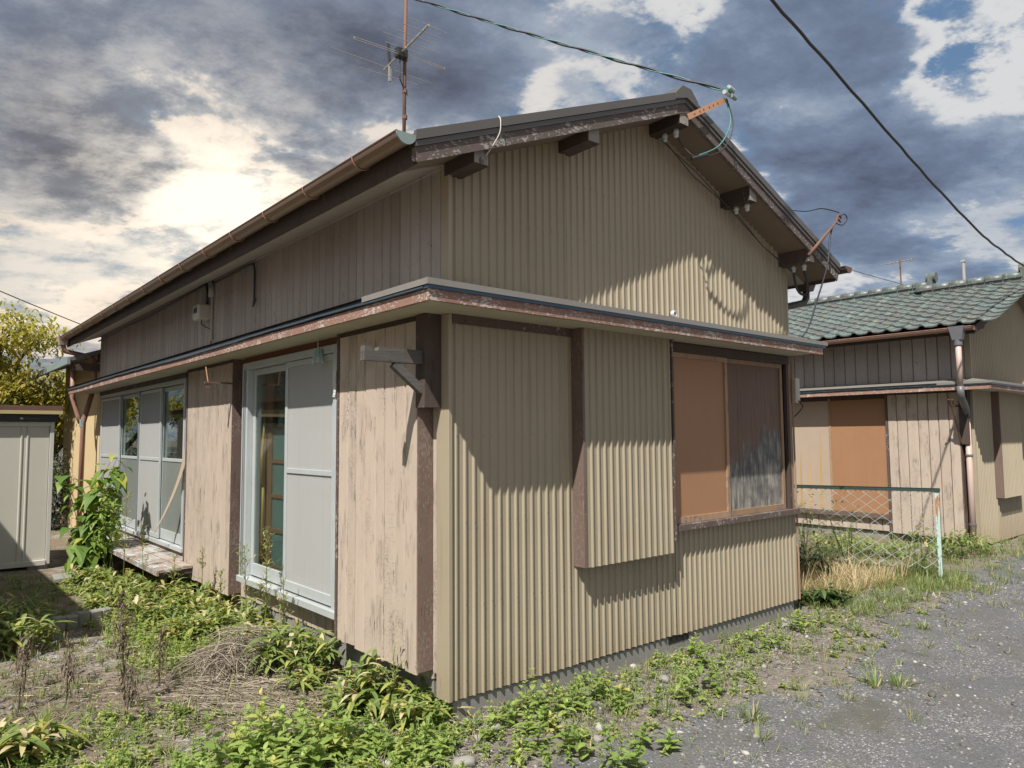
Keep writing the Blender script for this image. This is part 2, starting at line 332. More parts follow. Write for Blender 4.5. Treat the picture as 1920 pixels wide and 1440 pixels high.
    m, t, b = new_mat('pane_green'); set_(t, b, (0.17, 0.235, 0.22), 0.25)
make_materials()
def leaf_mat(name, stops, trans=0.35, rough=0.5):
    m, t, b = new_mat(name)
    a = t.add('ShaderNodeAttribute', attribute_name='tint').outputs['Fac']
    n = t.noise(t.pos(), 40, 3, 0.5)
    f = t.math('ADD', a, t.math('MULTIPLY_ADD', n, 0.12, -0.06))
    col = t.ramp(f, stops); set_(t, b, col, rough, spec=0.35)
    tl = t.add('ShaderNodeBsdfTranslucent'); t.put(tl.inputs[0], t.mix(1.0, col, (1.25, 1.2, 0.6), 'MULTIPLY'))
    mx = t.add('ShaderNodeMixShader'); mx.inputs[0].default_value = trans
    t.l.new(b.outputs[0], mx.inputs[1]); t.l.new(tl.outputs[0], mx.inputs[2]); t.l.new(mx.outputs[0], t.n['Material Output'].inputs[0])
    return m
leaf_mat('leaf_sasa', [(0.0, (0.08, 0.13, 0.045)), (0.35, (0.155, 0.225, 0.07)), (0.62, (0.26, 0.32, 0.09)), (0.80, (0.40, 0.39, 0.10)), (0.88, (0.55, 0.45, 0.24)), (1.0, (0.60, 0.52, 0.36))])
leaf_mat('leaf_weed', [(0.0, (0.15, 0.225, 0.06)), (0.5, (0.255, 0.355, 0.095)), (0.85, (0.35, 0.44, 0.13)), (1.0, (0.48, 0.46, 0.16))], 0.4)
leaf_mat('leaf_grass', [(0.0, (0.10, 0.16, 0.045)), (0.5, (0.18, 0.26, 0.075)), (0.75, (0.27, 0.32, 0.11)), (0.88, (0.36, 0.31, 0.15)), (1.0, (0.48, 0.38, 0.23))])
leaf_mat('leaf_shrub', [(0.0, (0.07, 0.14, 0.03)), (0.6, (0.14, 0.24, 0.05)), (0.9, (0.24, 0.34, 0.07)), (1.0, (0.45, 0.45, 0.10))], 0.45)
leaf_mat('leaf_tree', [(0.0, (0.17, 0.19, 0.045)), (0.4, (0.29, 0.29, 0.07)), (0.75, (0.42, 0.36, 0.09)), (1.0, (0.50, 0.30, 0.10))], 0.55)
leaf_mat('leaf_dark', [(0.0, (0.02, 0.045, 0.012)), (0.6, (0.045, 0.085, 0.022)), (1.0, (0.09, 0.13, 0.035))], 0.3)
leaf_mat('straw', [(0.0, (0.13, 0.108, 0.085)), (0.45, (0.27, 0.225, 0.175)), (0.8, (0.42, 0.36, 0.28)), (1.0, (0.53, 0.47, 0.37))], 0.15, 0.8)
leaf_mat('dead_weed', [(0.0, (0.09, 0.068, 0.05)), (0.6, (0.18, 0.14, 0.105)), (1.0, (0.28, 0.225, 0.165))], 0.2, 0.85)
leaf_mat('dry_grass', [(0.0, (0.23, 0.165, 0.09)), (0.6, (0.40, 0.30, 0.17)), (1.0, (0.52, 0.42, 0.27))], 0.3, 0.8)

# ------------------------------------------------------------------ mesh helpers
class MB:
    def __init__(s): s.v = []; s.f = []
    def quad(s, *pts):
        i = len(s.v); s.v += [tuple(p) for p in pts]; s.f.append(tuple(range(i, i+len(pts)))); return s
    def hexa(s, p):                      # 8 corners: bottom 0-3, top 4-7
        i = len(s.v); s.v += [tuple(q) for q in p]
        for f in ((0, 3, 2, 1), (4, 5, 6, 7), (0, 1, 5, 4), (1, 2, 6, 5), (2, 3, 7, 6), (3, 0, 4, 7)): s.f.append(tuple(i+k for k in f))
        return s
    def box(s, x0, x1, y0, y1, z0, z1):
        return s.hexa([(x0, y0, z0), (x1, y0, z0), (x1, y1, z0), (x0, y1, z0), (x0, y0, z1), (x1, y0, z1), (x1, y1, z1), (x0, y1, z1)])
    def beam(s, a, b, w, h, upv=(0, 0, 1)):
        a = Vector(a); b = Vector(b); d = (b-a).normalized(); u = Vector(upv); sd = d.cross(u)
        if sd.length < 1e-5: sd = d.cross(Vector((1, 0, 0)))
        sd.normalize(); u = sd.cross(d).normalized()
        c = []
        for q in (a, b): c.append([q+sd*(sx*w/2)+u*(sz*h/2) for sx, sz in ((-1, -1), (1, -1), (1, 1), (-1, 1))])
        A, B = c; return s.hexa([A[0], A[1], B[1], B[0], A[3], A[2], B[2], B[3]])
    def tube(s, pts, r, n=8, cap=True):
        pts = [Vector(p) for p in pts]; m = len(pts); rs = r if isinstance(r, (list, tuple)) else [r]*m
        prev = None; i0 = len(s.v)
        for k, p in enumerate(pts):
            t = (pts[min(k+1, m-1)]-pts[max(k-1, 0)]).normalized()
            if prev is None:
                ref = Vector((0, 0, 1)) if abs(t.z) < 0.9 else Vector((1, 0, 0)); a = t.cross(ref).normalized()
            else:
                a = prev - t*prev.dot(t)
                a = a.normalized() if a.length > 1e-6 else t.orthogonal().normalized()
            b = t.cross(a); prev = a
            for j in range(n):
                an = 2*math.pi*j/n; s.v.append(tuple(p + (a*math.cos(an)+b*math.sin(an))*rs[k]))
        for k in range(m-1):
            for j in range(n):
                s.f.append((i0+k*n+j, i0+k*n+(j+1) % n, i0+(k+1)*n+(j+1) % n, i0+(k+1)*n+j))
        if cap:
            s.f.append(tuple(i0+j for j in reversed(range(n)))); s.f.append(tuple(i0+(m-1)*n+j for j in range(n)))
        return s
    def lathe(s, prof, n=12, at=(0, 0, 0)):
        i0 = len(s.v)
        for r, z in prof:
            for j in range(n):
                a = 2*math.pi*j/n; s.v.append((at[0]+r*math.cos(a), at[1]+r*math.sin(a), at[2]+z))
        for k in range(len(prof)-1):
            for j in range(n): s.f.append((i0+k*n+j, i0+k*n+(j+1) % n, i0+(k+1)*n+(j+1) % n, i0+(k+1)*n+j))
        s.f.append(tuple(i0+j for j in reversed(range(n)))); s.f.append(tuple(i0+(len(prof)-1)*n+j for j in range(n)))
        return s
    def extrude(s, poly, vec):           # poly: list of points of a closed outline, solid along vec
        n = len(poly); i = len(s.v); v = Vector(vec)
        s.v += [tuple(p) for p in poly] + [tuple(Vector(p)+v) for p in poly]
        s.f.append(tuple(range(i+n-1, i-1, -1))); s.f.append(tuple(range(i+n, i+2*n)))
        for k in range(n): s.f.append((i+k, i+(k+1) % n, i+n+(k+1) % n, i+n+k))
        return s
    def mesh(s, name, m=None, smooth=False, bevel=0.0):
        me = bpy.data.meshes.new(name); me.from_pydata(s.v, [], s.f); me.validate()
        import bmesh
        bm = bmesh.new(); bm.from_mesh(me); bmesh.ops.recalc_face_normals(bm, faces=bm.faces)
        if bevel: bmesh.ops.bevel(bm, geom=list(bm.edges), offset=bevel, segments=1, affect='EDGES')
        bm.to_mesh(me); bm.free()
        if m: me.materials.append(MATS[m])
        if smooth:
            for p in me.polygons: p.use_smooth = True
        return me
    def obj(s, name, m, parent=None, smooth=False, bevel=0.0):
        return link(name, s.mesh(name, m, smooth, bevel), parent)
def link(name, data, parent=None, loc=None):
    o = bpy.data.objects.new(name, data); COL.objects.link(o)
    if parent is not None: o.parent = parent
    if loc is not None: o.location = loc
    return o
def tag(o, label=None, cat=None, group=None, kind=None):
    if label: o['label'] = label
    if cat: o['category'] = cat
    if group: o['group'] = group
    if kind: o['kind'] = kind
    return o
def empty(name, loc=(0, 0, 0), label=None, cat=None, group=None, parent=None):
    o = link(name, None, parent, loc); o.empty_display_size = 0.2
    return tag(o, label, cat, group)
def smooth(pts, k=6):
    pts = [Vector(p) for p in pts]; out = []
    for i in range(len(pts)-1):
        p0, p1, p2, p3 = pts[max(i-1, 0)], pts[i], pts[i+1], pts[min(i+2, len(pts)-1)]
        for j in range(k):
            t = j/k; out.append(.5*((2*p1)+(p2-p0)*t+(2*p0-5*p1+4*p2-p3)*t*t+(3*p1-p0-3*p2+p3)*t**3))
    return out+[pts[-1]]
def catenary(a, b, sag, n=24):
    a = Vector(a); b = Vector(b)
    return [a.lerp(b, i/n) - Vector((0, 0, 4*sag*(i/n)*(1-i/n))) for i in range(n+1)]
# shared unit board (front faces -x): 1 x 1 x 1 with eased front edges, scaled per board
def unit_board(name, m, ease=0.06, axis='x'):
    b = MB()
    if axis == 'x':
        b.v = [(0, 0, 0), (0, 1, 0), (0, 1, 1), (0, 0, 1), (-.6, 0, 0), (-.6, 1, 0), (-.6, 1, 1), (-.6, 0, 1), (-1, ease, 0), (-1, 1-ease, 0), (-1, 1-ease, 1), (-1, ease, 1)]
    else:
        b.v = [(0, 0, 0), (1, 0, 0), (1, 0, 1), (0, 0, 1), (0, -.6, 0), (1, -.6, 0), (1, -.6, 1), (0, -.6, 1), (ease, -1, 0), (1-ease, -1, 0), (1-ease, -1, 1), (ease, -1, 1)]
    b.f = [(8, 9, 10, 11), (4, 8, 11, 7), (9, 5, 6, 10), (0, 4, 7, 3), (5, 1, 2, 6), (0, 1, 5, 9, 8, 4), (3, 7, 11, 10, 6, 2), (0, 3, 2, 1)]
    return b.mesh(name, m)
def boards(parent, me, xs, y0, y1, z0, z1, width, thick, name='plank', jag=0.0, gap=0.007, zfun=None, rnd=random.Random(3)):
    """individual vertical boards on a wall that faces -x, parts of `parent`"""
    n = max(1, round((y1-y0)/width)); cuts = [y0+(y1-y0)*i/n for i in range(n+1)]
    for i in range(1, n): cuts[i] += rnd.uniform(-.012, .012)
    for a, c in zip(cuts[:-1], cuts[1:]):
        o = link(name, me, parent)
        zb = z0 + (rnd.uniform(-jag, jag*0.5) if jag else 0)
        zt = zfun((a+c)/2) if zfun else z1
        o.location = (xs + rnd.uniform(-.0015, .0015), a+gap/2, zb); o.scale = (thick, c-a-gap, zt-zb)
def corrugated(x0, x1, zb, zt, y=0.0, pitch=0.0628, depth=0.0120, phase=0.0):
    """ribbed steel sheet facing -y: wide flats, narrow proud ribs; zb / zt are heights or functions of x"""
    fb = zb if callable(zb) else (lambda x: zb); ft = zt if callable(zt) else (lambda x: zt)
    prof = [(0.0, 0), (0.53, 0), (0.65, 1), (0.77, 1), (0.89, 0)]
    xs = [(x0, 0.0)]
    k = math.floor((x0-phase)/pitch)-1
    while True:
        base = phase+k*pitch
        if base > x1: break
        for f, d in prof:
            x = base+f*pitch
            if x0+0.002 < x < x1-0.002: xs.append((x, d))
        k += 1
    xs.append((x1, 0.0))
    b = MB()
    for x, d in xs: b.v += [(x, y-d*depth, fb(x)), (x, y-d*depth, ft(x))]
    for i in range(len(xs)-1): b.f.append((2*i, 2*i+2, 2*i+3, 2*i+1))
    n0 = len(b.v)                       # turned-back lower edge, so the sheet has thickness
    for x, d in xs: b.v.append((x, y+0.006, fb(x)))
    for i in range(len(xs)-1): b.f.append((2*i, 2*i+2, n0+i+1, n0+i))
    return b
# ================================================================== houses
W, XR, SL = 3.71, 1.855, 0.40            # gable width, ridge line, roof slope
ZR = 3.99                                # roof surface at the ridge
def ztop(x): return ZR - SL*abs(x-XR)
BOARD_UP = unit_board('plank', 'plank_upper'); BOARD_LO = unit_board('plank', 'plank_lower')

def gable_roof_metal(root, y0, y1, x0=-0.42, x1=4.13):
    b = MB(); th = 0.035
    for xa, xb in ((x0, XR), (XR, x1)):
        za, zb = ztop(xa), ztop(xb)
        b.hexa([(xa, y0+.012, za-th), (xb, y0+.012, zb-th), (xb, y1, zb-th), (xa, y1, za-th), (xa, y0+.012, za), (xb, y0+.012, zb), (xb, y1, zb), (xa, y1, za)])
    roof = b.obj('roof', 'roof_metal', root)
    for sgn in (-1, 1):                   # standing battens running up the slope
        xe = x0 if sgn < 0 else x1
        y = y0+0.46
        me = None
        while y < y1-0.1:
            if me is None:
                bb = MB().beam((xe, 0, ztop(xe)+.012), (XR+sgn*.08, 0, ztop(XR+sgn*.08)+.012), .03, .024); me = bb.mesh('seam_batten', 'roof_metal')
            link('seam_batten', me, roof, (0, y, 0)); y += 0.455
    b = MB()                              # folded ridge cap
    b.extrude([(XR-.13, y0-.02, ztop(XR-.13)+.012), (XR-.05, y0-.02, ZR+.035), (XR+.05, y0-.02, ZR+.035), (XR+.13, y0-.02, ztop(XR+.13)+.012), (XR+.13, y0-.02, ztop(XR+.13)-.03), (XR, y0-.02, ZR-.04), (XR-.13, y0-.02, ztop(XR-.13)-.03)], (0, y1-y0+.03, 0))
    b.obj('ridge_cap', 'roof_metal', roof)
    for xe, xr in ((x0, XR), (x1, XR)):
        # metal edge trim in two folds, then the painted board under it
        b = MB()
        for (ya, yb, t0, t1) in ((y0-.012, y0+.012, .012, -.040), (y0-.004, y0+.012, -.043, -.072)):
            p = [(xe, ya, ztop(xe)+t1), (xr, ya, ztop(xr)+t1), (xr, yb, ztop(xr)+t1), (xe, yb, ztop(xe)+t1), (xe, ya, ztop(xe)+t0), (xr, ya, ztop(xr)+t0), (xr, yb, ztop(xr)+t0), (xe, yb, ztop(xe)+t0)]
            b.hexa(p)
        b.obj('rake_trim', 'roof_metal', roof)
        b = MB(); t0, t1, ya, yb = -.073, -.142, y0+.006, y0+.032
        b.hexa([(xe+.03*(1 if xe < XR else -1), ya, ztop(xe)+t1), (xr, ya, ztop(xr)+t1), (xr, yb, ztop(xr)+t1), (xe, yb, ztop(xe)+t1), (xe, ya, ztop(xe)+t0), (xr, ya, ztop(xr)+t0), (xr, yb, ztop(xr)+t0), (xe, yb, ztop(xe)+t0)])
        b.obj('rake_board', 'rake_board', roof)
    return roof
def gable_soffit(root, y0, x0, x1, dz=.118):
    b = MB()
    for xa, xb in ((x0+.03, XR), (XR, x1-.03)):
        b.hexa([(xa, y0+.033, ztop(xa)-dz-.01), (xb, y0+.033, ztop(xb)-dz-.01), (xb, .02, ztop(xb)-dz-.01), (xa, .02, ztop(xa)-dz-.01), (xa, y0+.033, ztop(xa)-dz), (xb, y0+.033, ztop(xb)-dz), (xb, .02, ztop(xb)-dz), (xa, .02, ztop(xa)-dz)])
    return b.obj('gable_soffit', 'soffit_brown', root)
def eave_soffit(root, y0, y1, x0, x1):
    for xa, xb in ((x0+.035, .03), (W-.03, x1-.035)):
        za, zb = ztop(xa)-.128, ztop(xb)-.128
        MB().hexa([(xa, .021, za-.01), (xb, .021, zb-.01), (xb, y1, zb-.01), (xa, y1, za-.01), (xa, .021, za), (xb, .021, zb), (xb, y1, zb), (xa, y1, za)]).obj('eave_soffit', 'soffit_eave', root)
    for xe, s in ((x0, 1), (x1, -1)):
        MB().box(min(xe+.012*s, xe+.034*s), max(xe+.012*s, xe+.034*s), y0+.034, y1, ztop(xe)-.145, ztop(xe)-.02).obj('eave_fascia', 'dark_wood', root)
def gutter(root, xc, zc, r, y0, y1, side, m='gutter_brown', capm='gutter_cap', straps=0.62, cap0=True):
    b = MB(); n = 12; pr = [(math.cos(math.pi+math.pi*i/n), math.sin(math.pi+math.pi*i/n)) for i in range(n+1)]
    ring = [(xc+c*r, zc+s*r) for c, s in pr] + [(xc+c*(r-.004), zc+s*(r-.004)) for c, s in reversed(pr)]
    b.extrude([(x, y0, z) for x, z in ring], (0, y1-y0, 0))
    for sx in (-1, 1): b.tube([(xc+sx*r, y0, zc), (xc+sx*r, y1, zc)], .006, 6)
    gt = b.obj('gutter', m, root, smooth=False)
    if cap0: MB().extrude([(xc+c*(r+.004), y0-.006, zc+s*(r+.004)) for c, s in pr], (0, .010, 0)).obj('end_cap', capm, gt)
    y = y0+.45; me = None
    while y < y1:
        if me is None:
            sb = MB().tube([(xc-side*(-r-.004)*-1, 0, zc)]+[(xc+c*(r+.005), 0, zc+s*(r+.005)) for c, s in pr]+[(xc-side*(r+.09), 0, zc+.02)], .0045, 5)
            sb = MB().tube([(xc+c*(r+.005), 0, zc+s*(r+.005)) for c, s in (pr if side < 0 else pr[::-1])]+[(xc-side*(r+.05), 0, zc-.045)], .0045, 5)
            me = sb.mesh('strap', 'pipe_brown')
        link('strap', me, gt, (0, y, 0)); y += straps
    return gt
def canopy(root, yl, xr, sag=True):
    """L-shaped lean-to canopy round the gable (edge y=-.34) and the long side (edge x=-.365)"""
    ye, xe = -.340, -.365
    c = MB()                               # sheet metal top, a thin folded tray sloping to the wall
    def tray(z0, z1, ins, name, m, par, out=0.0):
        b = MB(); xo, yo = xe-out, ye-out
        P = [(xr, yo, 0), (xo, yo, 0), (xo, yl, 0), (xo+ins, yl, 0), (xo+ins, yo+ins, 0), (xr, yo+ins, 0)]
        lo = [(x, y, z0) for x, y, z in P]; hi = [(x, y, z1) for x, y, z in P]
        b.quad(*[lo[i] for i in (0, 1, 4, 5)]); b.quad(*[lo[i] for i in (1, 2, 3, 4)])
        b.quad(*[hi[i] for i in (0, 1, 4, 5)]); b.quad(*[hi[i] for i in (1, 2, 3, 4)])
        for i in range(6): j = (i+1) % 6; b.quad(lo[i], lo[j], hi[j], hi[i])
        return b.obj(name, m, par)
    top = MB()
    zo, zi = 2.318, 2.395
    o = .018
    top.quad((xr, ye-o, zo), (xe-o, ye-o, zo), (.02, .02, zi), (xr, .02, zi)); top.quad((xe-o, ye-o, zo), (xe-o, yl, zo), (.02, yl, zi), (.02, .02, zi))
    top.quad((xr, ye-o, zo+.014), (xe-o, ye-o, zo+.014), (.02, .02, zi+.014), (xr, .02, zi+.014)); top.quad((xe-o, ye-o, zo+.014), (xe-o, yl, zo+.014), (.02, yl, zi+.014), (.02, .02, zi+.014))
    top.quad((xr, ye-o, zo), (xr, .02, zi), (xr, .02, zi+.014), (xr, ye-o, zo+.014)); top.quad((xe-o, yl, zo), (.02, yl, zi), (.02, yl, zi+.014), (xe-o, yl, zo+.014))
    can = top.obj('canopy', 'flashing_grey', root)
    # grey folded edge along the gable and a short way round the corner
    MB().box(xe-.020, xr+.03, ye-.020, ye-.006, 2.306, 2.338).obj('edge_trim', 'flashing_grey', can)
    MB().box(xe-.020, xe-.006, ye-.005, .30, 2.306, 2.3375).obj('edge_trim', 'flashing_grey', can)
    MB().box(xe-.012, xr+.01, ye-.0125, ye+.03, 2.288, 2.3055).obj('drip_strip', 'blue_metal', can)
    # the long side carries a folded blue-grey strip that wanders a little
    b = MB(); ny = 40; prev = None; rr = random.Random(5)
    for i in range(ny+1):
        y = ye+.031+(yl-ye-.031)*i/ny; dz = .006*math.sin(y*1.3)*(i > 2) + rr.uniform(-.002, .002)
        sec = [(xe-.006, y, 2.288+dz), (xe-.016, y, 2.291+dz), (xe-.016, y, 2.300+dz), (xe-.008, y, 2.303+dz), (xe-.008, y, 2.317+dz*.6), (xe+.02, y, 2.319+dz*.6), (xe+.02, y, 2.288+dz)]
        k = len(b.v); b.v += sec
        if prev is not None:
            for j in range(7): b.f.append((prev+j, prev+(j+1) % 7, k+(j+1) % 7, k+j))
        else: b.f.append(tuple(range(k, k+7)))
        prev = k
    b.f.append(tuple(range(prev+6, prev-1, -1)))
    b.obj('drip_strip', 'blue_gutter', can)
    b = MB().box(xe, xr-.02, ye, ye+.026, 2.230, 2.2875); b.obj('fascia', 'canopy_fascia', can)
    b = MB().box(xe, xe+.026, ye+.0262, yl-.02, 2.230, 2.2865); b.obj('fascia', 'canopy_fascia', can)
    MB().box(xe+.027, xr-.021, ye+.027, .03, 2.243, 2.252).obj('soffit_board', 'soffit_cream', can)
    MB().box(xe+.027, .03, .0302, yl-.021, 2.2432, 2.2522).obj('soffit_board', 'soffit_cream', can)
    MB().box(xr-.0205, xr-.003, ye+.0265, .02, 2.236, 2.31).obj('end_board', 'canopy_fascia', can)
    return can
def gable_walls(root, lower_spans, upper=True, under_window=None):
    wall = MB()
    poly = [(.02, .025, .15), (W-.02, .025, .15), (W-.02, .025, ztop(W)-.12), (XR, .025, ZR-.13), (.02, .025, ztop(0)-.12)]
    wall.extrude(poly, (0, .08, 0)); wl = wall.obj('gable_wall', 'brown_trim', root)
    zs = lambda x: ztop(x)-.105
    n = 4; cuts = [0.0, .942, 1.884, 2.826, W]
    for a, c in zip(cuts[:-1], cuts[1:]):
        if a < XR < c:
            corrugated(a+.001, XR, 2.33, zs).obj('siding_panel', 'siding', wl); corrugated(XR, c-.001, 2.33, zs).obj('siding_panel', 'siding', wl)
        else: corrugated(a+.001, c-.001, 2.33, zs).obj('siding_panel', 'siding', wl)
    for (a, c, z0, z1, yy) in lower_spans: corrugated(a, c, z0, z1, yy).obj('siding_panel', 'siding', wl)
    # corner flashings
    MB().box(-.013, .012, -.016, .105, .115, 2.243).obj('corner_trim', 'siding', wl, bevel=.002)
    MB().box(-.013, .012, -.016, .06, 2.36, 3.125).obj('corner_trim', 'siding', wl, bevel=.002)
    MB().box(W-.012, W+.012, -.016, .06, .115, ztop(W)-.13).obj('corner_trim', 'siding', wl, bevel=.002)
    return wl

# ------------------------------------------------------------------ the old house in front
H = empty('house', (0, 0, 0), 'old single-storey house with tan ribbed steel gable and peeling brown boards', 'house')
MB().box(.03, W-.03, .008, .16, -.25, .108).obj('foundation', 'concrete', H)
MB().box(.008, .17, .161, 9.0, -.25, .198).obj('foundation', 'concrete', H)
MB().box(W-.17, W-.036, .161, 9.0, -.25, .225).obj('foundation', 'concrete', H)
MB().box(1.92, 2.16, .004, .045, .062, .106).obj('vent_opening', 'black', H)
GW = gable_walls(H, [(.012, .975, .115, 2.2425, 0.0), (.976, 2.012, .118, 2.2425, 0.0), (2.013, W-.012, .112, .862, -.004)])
MB().box(.012, .975, -.020, -.004, 2.19, 2.2428).obj('head_trim', 'brown_trim', GW)
MB().box(2.0125, W-.014, .016, .0245, .86, 2.2428).obj('window_backing', 'dark_wood', GW)
nl = MB(); rr = random.Random(2)
def nail(x, y, z):
    i0 = len(nl.v); r_ = .0036; nl.v += [(x+r_*math.cos(k*1.0472), y-.0022, z+r_*math.sin(k*1.0472)) for k in range(6)]+[(x+r_*1.15*math.cos(k*1.0472), y+.001, z+r_*1.15*math.sin(k*1.0472)) for k in range(6)]
    nl.f.append(tuple(range(i0, i0+6))); nl.f += [(i0+k, i0+(k+1) % 6, i0+6+(k+1) % 6, i0+6+k) for k in range(6)]
for k in range(59):
    x = k*.0628+.73*.0628
    if x > W-.03: break
    for z in (.20, .62, 1.08, 1.55, 2.0, 2.45, 2.85, 3.2, 3.55):
        if rr.random() < .25: continue
        if 2.2 < z < 2.34 or z > ztop(x)-.2: continue
        if x > 2.0 and .84 < z < 2.25: continue
        if .96 < x < 1.92 and .70 < z < 2.3: continue
        nail(x-.02*.0628, -.0120, z+rr.uniform(-.012, .012))
tag(nl.obj('nail_heads', 'flashing_grey', GW), kind='stuff')
# long side wall, in pieces round the openings
def side(y0, y1, z0, z1): return MB().box(.02, .10, y0, y1, z0, z1)
SWm = MB(); 
for a in ((.106, 1.22, .2, 3.17), (1.22, 2.90, .2, .39), (1.22, 2.90, 2.19, 3.17), (2.90, 4.66, .2, 3.17), (4.66, 8.62, .2, .42), (4.66, 8.62, 2.19, 3.17), (8.62, 8.99, .2, 3.17)): SWm.box(.02, .10, *a)
SW = SWm.obj('long_wall', 'dark_wood', H)
MB().box(W-.10, W-.02, .106, 8.99, .2, 3.17).obj('far_wall', 'plank_upper', H)
MB().extrude([(.12, 8.9, .2), (W-.12, 8.9, .2), (W-.12, 8.9, 3.05), (XR, 8.9, 3.8), (.12, 8.9, 3.05)], (0, .085, 0)).obj('rear_wall', 'plank_upper', H)
boards(SW, BOARD_UP, .018, .062, 9.0, 2.36, 3.118, .112, .026)
MB().box(-.022, .018, .062, 9.0, 3.092, 3.128).obj('top_batten', 'plank_upper', SW)
boards(SW, BOARD_LO, .018, .106, .152, .24, 2.24, .05, .024)
boards(SW, BOARD_LO, .018, .152, 1.12, .20, .31, .112, .02)
boards(SW, BOARD_LO, .018, 1.12, 3.08, .20, .385, .118, .026, jag=.006)
boards(SW, BOARD_LO, .018, 4.37, 4.64, .36, 2.20, .13, .022)
# dim room behind the glass
rm = MB(); rm.quad((.11, 1.0, .40), (1.6, 1.0, .40), (1.6, 8.85, .40), (.11, 8.85, .40)); rm.quad((1.6, 1.0, .40), (1.6, 8.85, .40), (1.6, 8.85, 2.3), (1.6, 1.0, 2.3))
rm.quad((.11, 1.0, 2.3), (1.6, 1.0, 2.3), (1.6, 8.85, 2.3), (.11, 8.85, 2.3)); rm.quad((.11, 1.0, .4), (1.6, 1.0, .4), (1.6, 1.0, 2.3), (.11, 1.0, 2.3)); rm.quad((.11, 8.85, .4), (1.6, 8.85, .4), (1.6, 8.85, 2.3), (.11, 8.85, 2.3))
rm.obj('room_lining', 'interior', H)

RF = gable_roof_metal(H, -.30, 9.25)
gable_soffit(H, -.30, -.42, 4.13); eave_soffit(H, -.30, 9.25, -.42, 4.13)
for i, (px_, y1) in enumerate(((.035, -.255), (.93, -.265), (XR, -.285), (2.77, -.265), (3.66, -.275))):
    w2, hh = .052, .105
    zt_ = (ZR-.125) if i == 2 else ztop(px_)-.12
    sl_ = 0 if i == 2 else SL*(1 if px_ < XR else -1)
    b = MB(); xa, xb = px_-w2, px_+w2
    b.hexa([(xa, y1, zt_-hh), (xb, y1, zt_-hh), (xb, .02, zt_-hh), (xa, .02, zt_-hh), (xa, y1, zt_-sl_*w2-.002), (xb, y1, zt_+sl_*w2-.002), (xb, .02, zt_+sl_*w2-.002), (xa, .02, zt_-sl_*w2-.002)])
    pe = b.obj('purlin_end', 'dark_wood', H)
    c = MB(); e = .004
    c.hexa([(xa+e, y1-.003, zt_-hh+e), (xb-e, y1-.003, zt_-hh+e), (xb-e, y1+.004, zt_-hh+e), (xa+e, y1+.004, zt_-hh+e), (xa+e, y1-.003, zt_-sl_*w2-.006), (xb-e, y1-.003, zt_+sl_*w2-.006), (xb-e, y1+.004, zt_+sl_*w2-.006), (xa+e, y1+.004, zt_-sl_*w2-.006)])
    c.obj('end_grain', 'beam_end', pe)
    if i >= 2:                              # pairs of porcelain knobs screwed under the beam ends
        for k, yy in enumerate((-.10, -.20)):
            kn = MB().lathe([(.020, 0), (.021, -.028), (.017, -.032), (.015, -.036), (.018, -.040), (.016, -.056), (.008, -.060)], 12, (px_+.02, yy, zt_-hh)).obj('insulator', 'porcelain', pe, smooth=True)
GL = gutter(H, -.474, 3.062, .054, -.30, 9.20, -1)
GR = gutter(H, 4.184, 3.062, .054, -.36, 9.20, 1, m='pipe_dark', capm='rust', straps=.8)
# right-hand rain hopper and its offset pipe
MB().hexa([(4.14, .00, 2.90), (4.23, .00, 2.90), (4.23, .10, 2.90), (4.14, .10, 2.90), (4.12, -.03, 3.0), (4.25, -.03, 3.0), (4.25, .13, 3.0), (4.12, .13, 3.0)]).obj('rain_hopper', 'pipe_dark', H)
MB().tube([(4.185, .05, 2.91), (4.185, .05, 2.84), (4.15, .06, 2.79), (4.0, .10, 2.75), (3.80, .14, 2.71), (3.77, .16, 2.6), (3.77, .16, .1)], .032, 10).obj('downpipe', 'pipe_dark', H, smooth=True)
CAN = canopy(H, 9.27, 3.70)

# shutter box on the long side, by the corner
def side_box(root, y0, y1, z0, z1, d, width, edge=True, end='box_end'):
    bx = MB().box(-d+.018, .0, y0+.012, y1, z0+.03, z1).obj('shutter_box', 'dark_wood', root)
    boards(bx, BOARD_LO, -d+.019, y0+.002, y1, z0, z1-.03, width, .020, jag=.014, gap=.007)
    MB().box(-d+.002, .014, y0-.004, y0+.011, z0+.004, z1).obj('end_board', end, bx)
    MB().box(-d-.004, .02, y1, y1+.03, z0-.03, z1).obj('edge_strip', 'brown_trim', bx)
    MB().box(-d-.004, -d+.018, y0+.004, y1-.001, z1-.028, z1-.001).obj('head_strip', 'dark_wood', bx)
    return bx
B1 = side_box(H, .153, 1.10, .25, 2.242, .108, .112)
B2 = side_box(H, 3.085, 4.33, .215, 2.242, .112, .118)
# wooden clothes-pole bracket on the corner box
br = MB().box(-.125, -.012, .055, .147, 1.715, 2.241).obj('pole_bracket', 'dark_wood', H)
a = MB(); poly = [(-.126, .075, 2.032), (-.40, .075, 2.032), (-.41, .075, 2.012), (-.44, .075, 2.012), (-.445, .075, 2.036), (-.488, .075, 2.036), (-.49, .075, 1.957), (-.126, .075, 1.957)]
a.extrude(poly, (0, .045, 0)); a.obj('bracket_arm', 'grey_wood', br)
MB().beam((-.30, .098, 1.950), (-.118, .098, 1.81), .04, .045).obj('bracket_brace', 'grey_wood', br)
# gable shutter box
gb = MB().box(.990, 1.890, -.085, -.001, .745, 2.2425).obj('shutter_box', 'box_end', H)
corrugated(1.000, 1.888, .722, 2.2424, -.088, .0628, .013).obj('siding_panel', 'siding', gb)
MB().box(.968, .988, -.100, -.0015, .727, 2.2427).obj('end_board', 'box_end', gb)
MB().box(1.891, 1.908, -.103, -.001, .80, 2.2427).obj('end_board', 'brown_trim', gb)
